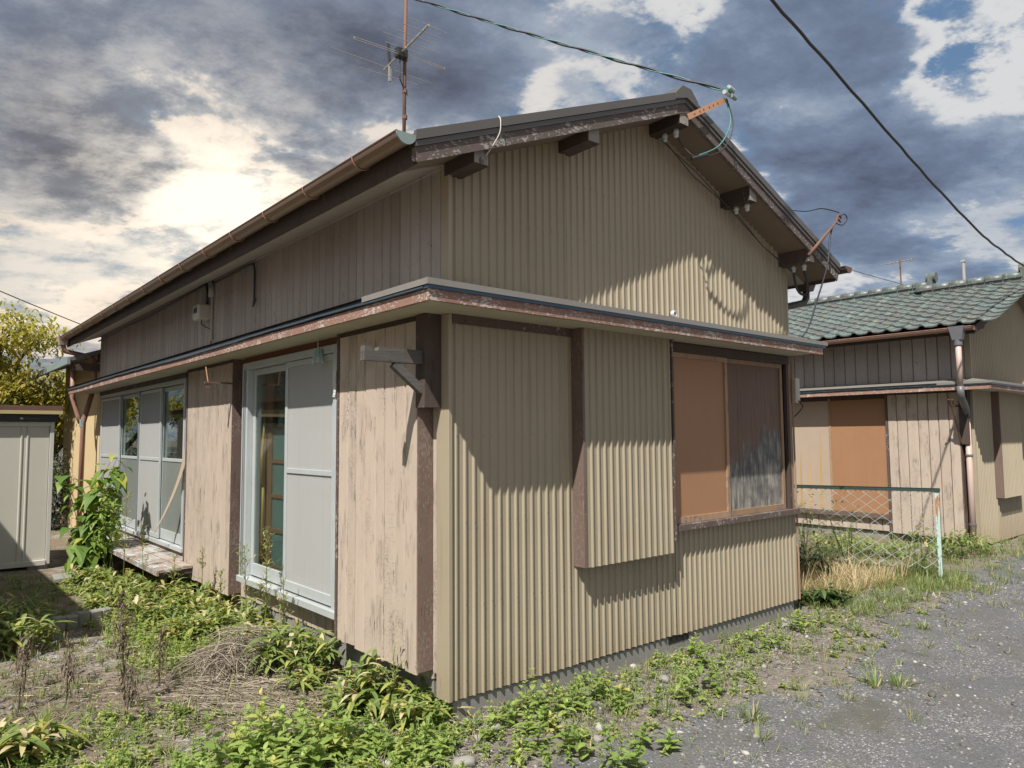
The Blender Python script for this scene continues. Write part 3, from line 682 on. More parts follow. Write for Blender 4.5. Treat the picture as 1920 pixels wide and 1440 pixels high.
# gable window: frame, two fixed boards, sill
wf = MB(); 
wf.box(1.935, 3.655, -.040, .0, 2.165, 2.235); wf.box(3.615, 3.655, -.030, .0, .905, 2.165); wf.box(1.91, 1.95, -.030, .0, .905, 2.165)
GWN = wf.obj('window', 'dark_wood', H)
def framed(x0, x1, z0, z1, y, fm, pm, parent, fwid=.035):
    p = MB().box(x0+.004, x1-.004, y+.004, y+.014, z0+.004, z1-.004).obj('board_panel', pm, parent)
    f = MB(); f.box(x0, x1, y-.010, y+.0145, z0, z0+fwid*1.3); f.box(x0, x1, y-.010, y+.0145, z1-fwid, z1); f.box(x0, x0+fwid*.8, y-.0095, y+.0142, z0+fwid*1.3, z1-fwid); f.box(x1-fwid, x1, y-.0095, y+.0142, z0+fwid*1.3, z1-fwid)
    f.obj('panel_frame', fm, p); return p
framed(1.951, 2.700, .906, 2.164, -.022, 'board_frame', 'orange_board', GWN)
framed(2.690, 3.575, .906, 2.164, -.003, 'board_frame', 'stained_ply', GWN)
MB().box(1.915, 3.70, -.075, .0, .862, .904).obj('sill', 'brown_trim', GWN)
MB().box(3.655, 3.699, -.022, -.002, .905, 2.2425).obj('side_post', 'board_frame', GWN)

# two-leaf sliding door: aluminium frame, glass leaf, screen leaf
X = -.08
df = MB(); 
df.box(X-.005, .10, 1.185, 1.235, .365, 2.190); df.box(X-.005, .10, 2.80, 2.92, .365, 2.190); df.box(X-.005, .10, 1.235, 2.80, 2.135, 2.190); df.box(X-.02, .10, 1.16, 2.94, .355, .405)
DR = df.obj('sliding_door', 'aluminium', H, bevel=.003)
for yy in (2.84, 2.875): MB().box(X-.011, X-.006, yy-.006, yy+.006, .41, 2.13).obj('frame_groove', 'alu_dark', DR)
def leaf(parent, name, y0, y1, z0, z1, x, st=.045, mid=None, m='aluminium', bot=None, thick=.022):
    f = MB(); bt = bot or st
    f.box(x, x+thick, y0, y0+st, z0, z1); f.box(x, x+thick, y1-st, y1, z0, z1); f.box(x+.0005, x+thick-.0005, y0+st, y1-st, z0, z0+bt); f.box(x+.0005, x+thick-.0005, y0+st, y1-st, z1-st, z1)
    if mid: f.box(x+.0005, x+thick-.0005, y0+st, y1-st, mid-.018, mid+.018)
    return f.obj(name, m, parent, bevel=.002)
def pane(parent, name, m, y0, y1, z0, z1, x, th=.004): return MB().box(x, x+th, y0, y1, z0, z1).obj(name, m, parent)
L1 = leaf(DR, 'screen_leaf', 1.236, 2.06, .42, 2.13, -.070, .040, 1.305, bot=.07)
pane(L1, 'insect_screen', 'insect_screen', 1.276, 2.02, .49, 1.287, -.060); pane(L1, 'insect_screen', 'insect_screen', 1.276, 2.02, 1.323, 2.09, -.060)
L2 = leaf(DR, 'glass_leaf', 2.00, 2.795, .42, 2.13, -.035, .05, None, bot=.10)
pane(L2, 'glass_pane', 'glass', 2.05, 2.745, .52, 2.08, -.026)
L3 = leaf(DR, 'glass_leaf', 1.24, 2.05, .42, 2.13, -.010, .05, None, bot=.10)
pane(L3, 'glass_pane', 'glass', 1.29, 2.00, .52, 2.08, .000)
# old wooden lattice door inside
IN = MB(); IN.box(.06, .09, 2.62, 2.79, .42, 2.13); IN.box(.06, .09, 1.95, 2.0, .42, 2.13)
for z in (.42, .78, 1.06, 1.345, 1.62, 2.08): IN.box(.0605, .0895, 2.0, 2.62, z, z+(.09 if z == .42 else .03))
LD = IN.obj('lattice_door', 'inner_wood', DR)
for a0, a1, mm in ((.51, .78, 'pane_green'), (.81, 1.06, 'pane_green'), (1.09, 1.345, 'pane_green'), (1.375, 1.62, 'pane_green'), (1.65, 2.08, 'glass')): pane(LD, 'pane', mm, 2.0, 2.62, a0, a1, .072)
MB().tube([(.035, 2.74, .45), (.03, 2.72, .9), (.028, 2.71, 1.15)], .012, 8).obj('bamboo_stick', 'bamboo', DR, smooth=True)
MB().tube([(.026, 2.715, 1.15), (.02, 2.72, 1.45), (.035, 2.70, 1.78)], [.022, .015, .004], 8).obj('bamboo_stick', 'bamboo', DR, smooth=True)
MB().box(-.055, -.025, 1.16, 2.96, 2.192, 2.2425).obj('door_head', 'red_beam', H)

# the four-leaf window further back
wf = MB(); wf.box(-.045, .10, 4.655, 4.70, .40, 2.19); wf.box(-.045, .10, 8.60, 8.64, .40, 2.19); wf.box(-.045, .10, 4.70, 8.60, 2.14, 2.19); wf.box(-.055, .10, 4.64, 8.66, .385, .43)
WN = wf.obj('sliding_window', 'aluminium', H, bevel=.003)
MB().box(-.05, .06, 6.455, 6.50, .43, 2.14).obj('mullion', 'alu_dark', WN)
for (y0, y1) in ((7.50, 8.60), (5.55, 6.45)):
    l = leaf(WN, 'screen_leaf', y0, y1, .44, 2.13, -.042, .035, 1.32, bot=.05); pane(l, 'insect_screen', 'insect_screen', y0+.035, y1-.035, .49, 1.302, -.033); pane(l, 'insect_screen', 'insect_screen', y0+.035, y1-.035, 1.338, 2.095, -.033)
for (y0, y1) in ((6.51, 7.55), (4.71, 5.60)):
    l = leaf(WN, 'glass_leaf', y0, y1, .44, 2.13, -.012, .045, 1.32, bot=.11); pane(l, 'glass_pane', 'glass', y0+.045, y1-.045, 1.338, 2.085, -.004); pane(l, 'frosted_pane', 'frosted', y0+.045, y1-.045, .55, 1.302, -.004)
for (y0, y1) in ((7.50, 8.58), (5.55, 6.44)):
    l = leaf(WN, 'glass_leaf', y0, y1, .44, 2.13, .016, .045, 1.32, bot=.11); pane(l, 'glass_pane', 'glass', y0+.045, y1-.045, .55, 2.085, .022)
def curtain(y0, y1, z0, z1, x, parent):
    n = int((y1-y0)/.018); b = MB()
    for i in range(n+1):
        y = y0+(y1-y0)*i/n; w_ = .014*math.sin(y*58)+.006*math.sin(y*131+1)
        b.v += [(x+w_, y, z0), (x+w_*.8, y, z1)]
    for i in range(n): b.f.append((2*i, 2*i+2, 2*i+3, 2*i+1))
    return b.obj('curtain', 'curtain', parent, smooth=True)
curtain(7.45, 8.58, .46, 2.10, .075, WN); curtain(5.50, 6.46, .46, 2.10, .075, WN); curtain(1.26, 1.98, .46, 2.12, .055, DR)
MB().box(-.055, -.025, 4.62, 8.7, 2.192, 2.2425).obj('window_head', 'brown_trim', H)
# strip of veneer peeling off beside the window
b = MB(); pts = []
for i in range(13):
    s = i/12; z = 1.78-1.22*s; x = -.05-.24*max(0, s-.25)**1.5; y = 4.52+.05*s+.70*max(0, s-.2)**1.7; wdt = .13*(1-s)**.7+.010
    pts.append((x, y, z, wdt))
for x, y, z, wd in pts: b.v += [(x-.0, y-wd/2, z), (x-.004, y+wd/2, z), (x+.003, y+wd/2, z+.001), (x+.004, y-wd/2, z+.001)]
for i in range(12):
    for j in range(4): b.f.append((4*i+j, 4*i+(j+1) % 4, 4*i+4+(j+1) % 4, 4*i+4+j))
tag(b.obj('peeling_veneer', 'tan_panel', H), 'pale strip of veneer curling off the wall')
MB().box(-.012, .012, 4.40, 4.52, .40, 1.45).obj('bare_strip', 'bare_strip', H)
# verandah step under the window
PO = MB().box(-.415, -.375, 4.0, 8.2, .275, .314).obj('verandah_step', 'dark_wood', H)
for yy in (4.05, 6.4, 8.0): MB().box(-.40, -.34, yy, yy+.06, -.05, .274).obj('leg', 'dark_wood', PO)
for yy in (4.05, 6.4): MB().box(-.3745, -.06, yy, yy+.06, .27, .315).obj('cross_bearer', 'dark_wood', PO)
me = MB().box(0, 1, 0, 1, 0, 1).mesh('deck_board', 'porch_wood')
for i in range(4):
    o = link('deck_board', me, PO); o.location = (-.43+i*.105, 4.36 if i > 2 else 3.98+.03*i, .318+random.uniform(-.004, .004)); o.scale = (.099, 4.3-.05*i, .026)
MB().box(-.452, -.433, 3.97, 8.2, .292, .338).obj('step_edge', 'porch_wood', PO)
MB().box(-.02, .0, 4.35, 8.6, .30, .38).obj('step_ledger', 'board_frame', PO)

# iron clothes-pole rest on the second box, with two sticks in it
ib = MB().box(-.36, -.055, 3.035, 3.06, 2.02, 2.034).obj('iron_rest', 'rust', H)
MB().tube([(-.33, 3.045, 2.03), (-.35, 3.05, 2.16)], .006, 6).obj('rest_prong', 'copper_bar', ib); MB().tube([(-.19, 3.045, 2.03), (-.15, 3.05, 2.17)], .006, 6).obj('rest_prong', 'copper_bar', ib)
MB().tube([(-.34, 3.045, 2.02), (-.34, 3.045, 1.985), (-.315, 3.045, 1.985), (-.315, 3.045, 2.02)], .006, 6).obj('rest_hook', 'rust', ib); MB().box(-.062, -.05, 3.03, 3.066, 1.90, 2.06).obj('rest_plate', 'rust', ib)
# cables, conduit and little boxes fixed to the eave wall
MB().tube([(-.035, 9.0, 3.03), (-.035, 7.2, 3.05), (-.04, 6.4, 3.03), (-.035, 5.2, 3.06), (-.035, 4.08, 3.085), (-.035, 4.05, 3.0), (-.035, 4.05, 2.86)], .011, 6).obj('wall_cable', 'black_rubber', H, smooth=True)
MB().tube([(-.03, 3.92, 3.09), (-.03, 3.9, 3.06), (-.035, 2.95, 3.07), (-.03, 2.86, 3.06), (-.03, 2.83, 3.0), (-.03, 2.83, 2.75), (-.05, 2.80, 2.68), (-.06, 2.72, 2.73)], .009, 6).obj('wall_cable', 'black_rubber', H, smooth=True)
MB().tube([(-.035, 3.93, 3.05), (-.035, 3.93, 2.93)], .028, 10).obj('conduit_head', 'pole_grey', H, smooth=True); MB().tube([(-.03, 3.925, 2.93), (-.03, 3.92, 2.5)], .012, 6).obj('conduit', 'plank_upper', H)
mb = MB().box(-.14, -.012, 3.98, 4.16, 2.72, 2.865).obj('meter_box', 'cream_plastic', H, bevel=.012)
MB().box(-.143, -.1405, 4.02, 4.12, 2.78, 2.83).obj('meter_window', 'black', mb)
MB().tube([(-.08, 4.07, 2.72), (-.08, 4.07, 2.68), (-.06, 4.0, 2.64), (-.03, 3.95, 2.62), (-.03, 3.93, 2.5), (-.03, 3.93, 2.42)], .006, 6).obj('meter_lead', 'black_rubber', mb)
mb = MB().box(3.725, 3.80, -.06, .02, 1.83, 2.05).obj('junction_box', 'cream_plastic', H, bevel=.008)
MB().tube([(3.715, -.03, 2.24), (3.715, -.03, 1.4), (3.722, -.03, .7), (3.72, -.03, .12)], .009, 6).obj('wall_cable', 'board_frame', H)
MB().tube([(3.76, -.062, 1.85), (3.79, -.085, 1.80), (3.75, -.08, 1.76), (3.72, -.03, 1.70)], .006, 6).obj('box_lead', 'black_rubber', mb)
v = MB().lathe([(.026, 0), (.030, .006), (.024, .03), (.017, .03), (.016, .004)], 12).obj('vent_pipe', 'porcelain', H, smooth=True); v.location = (2.03, -.012, 2.449); v.rotation_euler = (math.radians(90), 0, 0)
MB().box(2.018, 2.042, -.0195, -.0155, 2.437, 2.461).obj('vent_bore', 'black', H)
# copper strip and service insulator on the ridge beam; bent arm on the right
cb = MB().beam((1.84, -.33, 3.80), (2.30, -.34, 4.06), .006, .042).obj('service_bracket', 'copper_bar', H)
for s in (.16, .30, .40, .55, .66, .78):
    p = Vector((1.84, -.333, 3.80)).lerp(Vector((2.30, -.343, 4.06)), s)
    o = MB().lathe([(.006, 0), (.006, .001)], 8).obj('bolt_hole', 'black', cb); o.location = (p.x, p.y-.0015, p.z); o.rotation_euler = (math.radians(90), 0, 0)
for k in range(4):
    MB().tube([(2.20+.03*k, -.40, 4.07+.028*(k % 3)), (2.33+.02*k, -.37, 4.085+.028*(k % 3))], .016, 8).obj('insulator', ('porcelain', 'cable_teal', 'porcelain', 'gutter_cap')[k], cb)
MB().tube(smooth([(2.27, -.36, 4.06), (2.27, -.40, 3.86), (2.15, -.38, 3.66), (1.98, -.32, 3.56)]), .005, 6).obj('service_lead', 'cable_teal', cb, smooth=True)
MB().tube(smooth([(2.29, -.36, 4.06), (2.30, -.40, 3.84), (2.18, -.38, 3.63), (1.98, -.31, 3.55), (1.92, -.24, 3.62), (1.88, -.2, 3.72)]), .005, 6).obj('service_lead', 'black_rubber', cb, smooth=True)
MB().tube([(2.05, -.34, 3.575), (1.93, -.29, 3.53)], .014, 8).obj('splice_sleeve', 'black_rubber', cb)
ra = MB().tube([(3.60, -.285, 3.09), (3.72, -.33, 3.22), (3.90, -.36, 3.38)], [.016, .016, .012], 8).obj('service_arm', 'rust', H, smooth=True)
MB().tube(smooth([(3.90, -.36, 3.38), (3.96, -.37, 3.44), (4.0, -.37, 3.50), (4.05, -.37, 3.49), (4.04, -.37, 3.45), (3.99, -.37, 3.47)]), .009, 6).obj('arm_hook', 'rust', ra)
MB().tube(smooth([(3.90, -.36, 3.38), (3.86, -.35, 3.25), (3.80, -.35, 3.02), (3.72, -.28, 2.70), (3.66, -.24, 2.50), (3.60, -.2, 2.39)]), .008, 6).obj('drop_lead', 'black_rubber', ra, smooth=True)
MB().tube(smooth([(4.02, -.37, 3.49), (4.1, -.38, 3.53), (4.15, -.38, 3.49), (4.05, -.38, 3.42), (3.94, -.37, 3.42)]), .005, 5).obj('arm_wire', 'black_rubber', ra, smooth=True)
MB().tube(smooth([(4.02, -.37, 3.53), (3.85, -.3, 3.55), (3.70, -.2, 3.52), (3.55, 0, 3.58)]), .005, 5).obj('arm_wire', 'black_rubber', ra, smooth=True)
MB().tube(smooth([(3.68, -.10, 2.99), (3.72, -.10, 2.86), (3.76, -.12, 2.80), (3.78, -.16, 2.80), (3.74, -.19, 2.88), (3.68, -.20, 2.98)]), .012, 6).obj('knob_lead', 'black_rubber', H, smooth=True)
for dx in (-.02, .03): MB().tube([(XR+dx, -.10, 3.70), (2.30, -.06+dx, 3.57), (2.79+dx, -.10, 3.33), (3.25, -.06, 3.16), (3.68+dx, -.10, 2.98)], .004, 5).obj('knob_wire', 'black_rubber', H)
# rope tied over the rake
MB().tube(smooth([(.125, -.30, 3.32), (.12, -.322, 3.29), (.115, -.322, 3.22), (.09, -.295, 3.15), (.06, -.265, 3.09)]), .0032, 6).obj('rope', 'rope_white', H, smooth=True)
# clothes pegs hanging at the door head
pg = empty('clothes_pegs', (-.12, 1.40, 2.20), 'bunch of pale blue plastic clothes pegs hanging at the sliding door head', 'pegs')
for k in range(6):
    a = k*1.05; MB().beam((.012*math.cos(a), .012*math.sin(a), -.03), (.035*math.cos(a), .045*math.sin(a), -.11-.012*(k % 3)), .010, .018).obj('peg', 'peg_blue', pg)
MB().tube([(0, 0, .04), (0, 0, -.03)], .003, 5).obj('peg_string', 'rope_white', pg)
MB().tube(smooth([(-.118, 1.128, 2.02), (-.125, 1.13, 1.95), (-.118, 1.135, 1.88), (-.13, 1.13, 1.82)]), [.012, .009]*9+[.012], 6).obj('torn_tape', 'porcelain', H)
# rear wing: cream wall, small roof, down-pipes
RW = empty('rear_wing', (0, 9.0, 0), 'cream stucco rear wing with small dark tiled roof behind the old house', 'building')
MB().box(.05, 3.4, .02, 3.2, -.1, 2.95).obj('wall', 'yellow_stucco', RW)
b = MB(); b.hexa([(-.42, -.0, 2.70), (1.4, -.0, 3.35), (1.4, 3.5, 3.35), (-.42, 3.5, 2.70), (-.42, -.0, 2.76), (1.4, -.0, 3.41), (1.4, 3.5, 3.41), (-.42, 3.5, 2.76)]); b.hexa([(1.4, 0, 3.35), (3.6, 0, 2.6), (3.6, 3.5, 2.6), (1.4, 3.5, 3.35), (1.4, 0, 3.41), (3.6, 0, 2.66), (3.6, 3.5, 2.66), (1.4, 3.5, 3.41)])
r = b.obj('roof', 'hopper_grey', RW)
MB().box(-.36, .04, .02, .12, 2.58, 2.69).obj('purlin_end', 'dark_wood', r); MB().box(-.02, .3, .02, .12, 2.72, 2.86).obj('purlin_end', 'dark_wood', r)
MB().box(-.44, -.40, -.02, 3.5, 2.66, 2.75).obj('fascia', 'gutter_cap', r)
dp = MB().tube([(-.474, 9.14, 3.0), (-.474, 9.14, 2.93), (-.44, 9.14, 2.86), (-.10, 9.16, 2.80), (-.05, 9.16, 2.74), (-.05, 9.16, 2.33), (-.10, 9.20, 2.1), (-.16, 9.24, 1.8), (-.17, 9.25, 0.02)], .036, 10).obj('downpipe', 'pipe_brown', H, smooth=True)
MB().hexa([(-.52, 9.09, 2.95), (-.43, 9.09, 2.95), (-.43, 9.19, 2.95), (-.52, 9.19, 2.95), (-.55, 9.06, 3.08), (-.41, 9.06, 3.08), (-.41, 9.22, 3.08), (-.55, 9.22, 3.08)]).obj('rain_hopper', 'pipe_pink', dp)
MB().tube([(-.17, 9.25, 1.86), (-.17, 9.25, 1.74)], .043, 10).obj('pipe_joint', 'gutter_cap', dp)
MB().tube([(-.30, .35, 2.62), (-.30, .35, 2.2), (-.22, .30, 1.9), (-.19, .28, 1.8)], .034, 10).obj('downpipe', 'pipe_brown', RW, smooth=True)

# ------------------------------------------------------------------ the twin house on the right, tiled roof
N = empty('neighbour_house', (8.87, .15, -.10), 'twin boarded house on the right with green glazed tile roof', 'house')
MB().box(.035, W-.035, .035, .16, -.25, .20).obj('foundation', 'concrete', N); MB().box(.036, .17, .161, 9.0, -.25, .235).obj('foundation', 'concrete', N)
nw = gable_walls(N, [(.012, .80, .115, 2.2425, 0.0), (.801, 2.0, .115, 2.2425, 0.0), (2.001, W-.012, .115, 2.2425, 0.0)])
NS = MB().box(.02, .10, .106, 8.99, .2, 3.2).obj('long_wall', 'dark_wood', N); MB().box(W-.10, W-.02, .106, 8.99, .2, 3.2).obj('far_wall', 'plank_upper', N); MB().extrude([(.12, 8.9, .2), (W-.12, 8.9, .2), (W-.12, 8.9, 3.05), (XR, 8.9, 3.8), (.12, 8.9, 3.05)], (0, .085, 0)).obj('rear_wall', 'plank_upper', N)
boards(NS, BOARD_UP, .018, .062, 9.0, 2.36, 3.08, .165, .026)
boards(NS, BOARD_LO, .018, 1.05, 9.0, .22, .42, .2, .024)
nb = side_box(N, .13, 1.08, .22, 2.242, .10, .13)
def door_panel(root, y0, y1, m):
    p = MB().box(-.055, .018, y0, y1, .47, 2.17).obj('shutter_panel', m, root); return p
pd = door_panel(N, 1.115, 1.95, 'orange_board'); MB().box(-.062, .016, 1.95, 1.985, .43, 2.2).obj('panel_stile', 'board_frame', pd)
pt = door_panel(N, 1.99, 3.6, 'tan_panel')
for k, (yy, zt_) in enumerate(((2.12, 1.70), (2.30, 1.45), (2.45, 1.40))):
    b = MB(); b.extrude([(-.058, yy, .5), (-.058, yy+.045, .5), (-.058, yy+.03, zt_*.75), (-.058, yy+.01, zt_)], (.0025, 0, 0)); b.obj('bare_streak', 'bare_strip', pt)
door_panel(N, 3.64, 4.6, 'tan_panel'); MB().box(-.07, .02, 1.10, 4.7, .40, .468).obj('threshold', 'brown_trim', N); MB().box(-.055, .02, 1.09, 4.7, 2.172, 2.2425).obj('panel_head', 'dark_wood', N)
boards(NS, BOARD_LO, .018, 4.7, 9.0, .36, 2.24, .17, .024)
gb = MB().box(.80, 1.75, -.085, -.001, .745, 2.2425).obj('shutter_box', 'box_end', N)
corrugated(.81, 1.745, .722, 2.2424, -.088).obj('siding_panel', 'siding', gb); MB().box(.778, .798, -.100, -.0015, .727, 2.2427).obj('end_board', 'box_end', gb)
canopy(N, 9.1, 3.70)
# tiled roof: sheathing, individual pan tiles, ridge
SLN = .38; EX0, EX1 = -.45, 4.16; ZRN = 3.97
def zn(x): return ZRN - SLN*abs(x-XR)
YS = 1.22                                   # behind this line the roof is deeper and its ridge higher
sb = MB()
for y0, y1, xr_ in ((-.22, YS, XR), (YS+.001, 9.2, XR+.36)):
    zr_ = ZRN+SLN*(xr_-XR)
    sb.hexa([(EX0, y0, zn(EX0)-.07), (xr_, y0, zr_-.07), (xr_, y1, zr_-.07), (EX0, y1, zn(EX0)-.07), (EX0, y0, zn(EX0)-.025), (xr_, y0, zr_-.025), (xr_, y1, zr_-.025), (EX0, y1, zn(EX0)-.025)])
    ze = zr_-SLN*(EX1-xr_)
    sb.hexa([(xr_, y0, zr_-.07), (EX1, y0, ze-.07), (EX1, y1, ze-.07), (xr_, y1, zr_-.07), (xr_, y0, zr_-.025), (EX1, y0, ze-.025), (EX1, y1, ze-.025), (xr_, y1, zr_-.025)])
NR = sb.obj('roof', 'dark_wood', N)
tw, tl = .232, .215                          # exposed width and length of a tile
L = math.sqrt(1+SLN*SLN); nx = 13
def tile_mesh(rows_len):
    b = MB(); ns = 9                         # S-section: shallow pan, raised roll on one side
    sec = []
    for i in range(ns):
        s = i/(ns-1); z = .004+.010*(1-math.cos(2*math.pi*min(1, s/.62)))*0 + (.030*math.sin(math.pi*max(0, (s-.62)/.38))**1.2 if s > .62 else -.010*math.sin(math.pi*s/.62))
        sec.append((s*tw*1.03, z))
    Ln = rows_len*1.12; up_ = .022
    for (d, lift) in ((0, up_), (Ln, .0)):
        for y, z in sec: b.v.append((d, y, z+lift))
    for y, z in sec: b.v.append((0, y, z+up_-.018))
    for i in range(ns-1): b.f += [(i, ns+i, ns+i+1, i+1), (i, i+1, 2*ns+i+1, 2*ns+i)]
    m = b.mesh('roof_tile', 'tile')
    return m
TM = tile_mesh(tl)
cands = []
rr = random.Random(9)
for r_ in range(0, 16):
    s = r_*tl; x = EX0-.03+s/L
    for c in range(-1, 40):
        y = -.24+c*tw + tw
        lim = XR if y < YS else XR+.36
        if x > lim-.10: continue
        cands.append((y, x))
cands.sort(key=lambda a: (a[0]))
near = [c for c in cands if c[0] < 4.55][:300]; far = [c for c in cands if c not in set(near)]
rot = Matrix.Rotation(-math.atan(SLN), 4, 'Y')
def tile_m(x, y, j=0.0):
    return Matrix.Translation((x, y, zn(x)-.012+j)) @ rot if x < XR+5 else None
def zn_l(x): return ZRN - SLN*(XR-x)
for y, x in near:
    o = link('roof_tile', TM, NR); o.matrix_local = Matrix.Translation((x, y-tw, zn_l(x)+.012+rr.uniform(-.003, .003))) @ rot @ Matrix.Rotation(rr.uniform(-.02, .02), 4, 'Z')
fb = MB()
tv = [v.co.copy() for v in TM.vertices]; tf = [tuple(p.vertices) for p in TM.polygons]
for y, x in far:
    M4 = Matrix.Translation((x, y-tw, zn_l(x)+.012)) @ rot; i0 = len(fb.v)
    fb.v += [tuple(M4 @ v) for v in tv]; fb.f += [tuple(i0+k for k in f) for f in tf]
# far slope in one piece as well
for r_ in range(14):
    for c in range(0, 38):
        y = -.22+c*tw; xr_ = XR if y < YS else XR+.36; zr_ = ZRN+SLN*(xr_-XR)
        x = EX1+.03-r_*tl/L
        if x < xr_+.12: continue
        M4 = Matrix.Translation((x, y+tw, zr_-SLN*(x-xr_)+.012)) @ Matrix.Rotation(math.pi, 4, 'Z') @ rot; i0 = len(fb.v)
        fb.v += [tuple(M4 @ v) for v in tv]; fb.f += [tuple(i0+k for k in f) for f in tf]
tag(fb.obj('roof_tile', 'tile', NR), kind='stuff')
def ridge(y0, y1, x, z):
    me = MB().tube([(0, 0, 0), (0, .27, .012)], .075, 12).mesh('ridge_tile', 'tile', True); y = y0
    bb = MB().box(x-.10, x+.10, y0, y1, z-.06, z+.055).obj('ridge_bed', 'tile', NR)
    me2 = MB().box(-.125, .125, 0, .235, -.012, .012).mesh('ridge_tile', 'tile')
    while y < y1-.1:
        link('ridge_tile', me, NR, (x, y, z+.075)); link('ridge_tile', me2, NR, (x, y, z+.058)); y += .25
    b = MB(); b.box(x-.09, x+.09, y0-.06, y0+.02, z-.02, z+.20); b.tube([(x, y0-.10, z+.20), (x, y0+.05, z+.20)], .085, 14)
    b.obj('ridge_ornament', 'tile', NR)
ridge(-.22, YS-.02, XR, ZRN); ridge(YS, 9.1, XR+.36, ZRN+SLN*.36)
b = MB(); b.beam((EX0, -.215, zn_l(EX0)-.075), (XR, -.215, ZRN-.075), .03, .10); b.beam((EX1, -.215, zn(EX1)-.075), (XR, -.215, ZRN-.075), .03, .10); b.obj('rake_board', 'dark_wood', NR)
gs = MB()
for xa, xb in ((EX0+.03, XR), (XR, EX1-.03)): gs.hexa([(xa, -.20, zn(xa)-.10), (xb, -.20, zn(xb)-.10), (xb, .03, zn(xb)-.10), (xa, .03, zn(xa)-.10), (xa, -.20, zn(xa)-.09), (xb, -.20, zn(xb)-.09), (xb, .03, zn(xb)-.09), (xa, .03, zn(xa)-.09)])
gs.obj('gable_soffit', 'soffit_brown', N)
for px_ in (.03, .95, XR, 2.75, 3.66): MB().box(px_-.05, px_+.05, -.17, .02, zn(px_)-.20, zn(px_)-.105).obj('purlin_end', 'dark_wood', N)
MB().box(EX0+.03, EX0+.055, -.2, 9.2, zn_l(EX0)-.13, zn_l(EX0)-.04).obj('eave_fascia', 'dark_wood', N)
xa, xb = EX0+.056, .03; MB().hexa([(xa, .03, zn_l(xa)-.10), (xb, .03, zn_l(xb)-.10), (xb, 9.1, zn_l(xb)-.10), (xa, 9.1, zn_l(xa)-.10), (xa, .03, zn_l(xa)-.09), (xb, .03, zn_l(xb)-.09), (xb, 9.1, zn_l(xb)-.09), (xa, 9.1, zn_l(xa)-.09)]).obj('eave_soffit', 'soffit_eave', N)
gutter(N, EX0-.055, zn_l(EX0)-.045, .050, -.22, 9.1, -1, m='pipe_brown', capm='pipe_brown', straps=1.3)
hx, hy, hz = EX0-.06, -.03, zn_l(EX0)-.06
hp = MB().hexa([(hx-.048, hy-.055, hz-.15), (hx+.042, hy-.055, hz-.15), (hx+.042, hy+.055, hz-.15), (hx-.048, hy+.055, hz-.15), (hx-.065, hy-.095, hz+.03), (hx+.06, hy-.095, hz+.03), (hx+.06, hy+.095, hz+.03), (hx-.065, hy+.095, hz+.03)]).obj('rain_hopper', 'hopper_grey', N)
ppts = [(hx, hy, hz-.16), (hx, hy, 2.26)]
MB().tube(ppts, .036, 12).obj('downpipe', 'pipe_pink', N, smooth=True)
MB().tube([(hx, hy, hz-.22), (hx, hy, hz-.14)], .05, 12).obj('pipe_joint', 'hopper_grey', N)
MB().tube([(hx, hy, 2.27), (hx, hy, 2.18), (hx+.05, hy+.01, 2.11), (-.16, .03, 1.99), (-.085, .045, 1.94), (-.06, .05, 1.86)], .044, 12).obj('pipe_elbow', 'hopper_grey', N, smooth=True)
dpn = MB().tube([(-.06, .05, 1.88), (-.06, .05, .04)], .038, 12).obj('downpipe', 'pipe_pink', N, smooth=True)
for z in (1.35, .42): MB().tube([(-.06, .05, z-.012), (-.06, .05, z+.012)], .048, 10).obj('pipe_clip', 'hopper_grey', dpn)
ab = MB().tube([(-.12, .12, 1.52), (-.40, .12, 2.02)], .012, 6).obj('pole_rest', 'rust', N)
MB().tube([(-.12, .12, 2.02), (-.44, .12, 2.02), (-.50, .12, 2.10)], .013, 6).obj('rest_arm', 'rust', ab); MB().tube([(-.33, .12, 2.02), (-.37, .12, 2.10)], .012, 6).obj('rest_prong', 'rust', ab); MB().tube([(-.14, .12, 2.02), (-.13, .12, 2.10)], .012, 6).obj('rest_prong', 'rust', ab)
MB().box(-.115, -.012, .02, .125, 1.50, 2.242).obj('bracket_post', 'dark_wood', N)
# stub of an old pole bracket further along its eave
MB().box(-.42, .018, 3.42, 3.56, 2.50, 2.62).obj('beam_stub', 'box_end', N); MB().box(-.45, .018, 3.39, 3.60, 2.62, 2.65).obj('beam_cap', 'hopper_grey', N)

# ------------------------------------------------------------------ the house left of the frame, whose shadow falls on the yard
V = empty('left_house', (-3.42, 2.55, 0), 'tan sided house beyond the left edge of the yard', 'house')
vw = MB(); vw.extrude([(-W, 0, 0), (0, 0, 0), (0, 0, 3.1), (-W/2, 0, 3.82), (-W, 0, 3.1)], (0, 9, 0)); VW = vw.obj('wall', 'plank_upper', V)
corrugated(-W+.01, -.01, .1, 2.25, -.02).obj('siding_panel', 'siding', VW)
vr = MB()
for s in (-1, 1):
    xe = -W/2+s*(W/2+.42); vr.hexa([(xe, -.3, 2.98), (-W/2, -.3, 3.90), (-W/2, 9.2, 3.90), (xe, 9.2, 2.98), (xe, -.3, 3.08), (-W/2, -.3, 4.0), (-W/2, 9.2, 4.0), (xe, 9.2, 3.08)])
vr.obj('roof', 'roof_metal', V)
vc = MB().box(-W-.3, .36, -.34, -.03, 2.23, 2.33).box(.002, .36, -.029, 9.0, 2.23, 2.33).obj('canopy', 'canopy_fascia', V)
for y in (1.2, 4.0): MB().box(.001, .05, y, y+1.7, .4, 2.15).obj('window', 'aluminium', V)
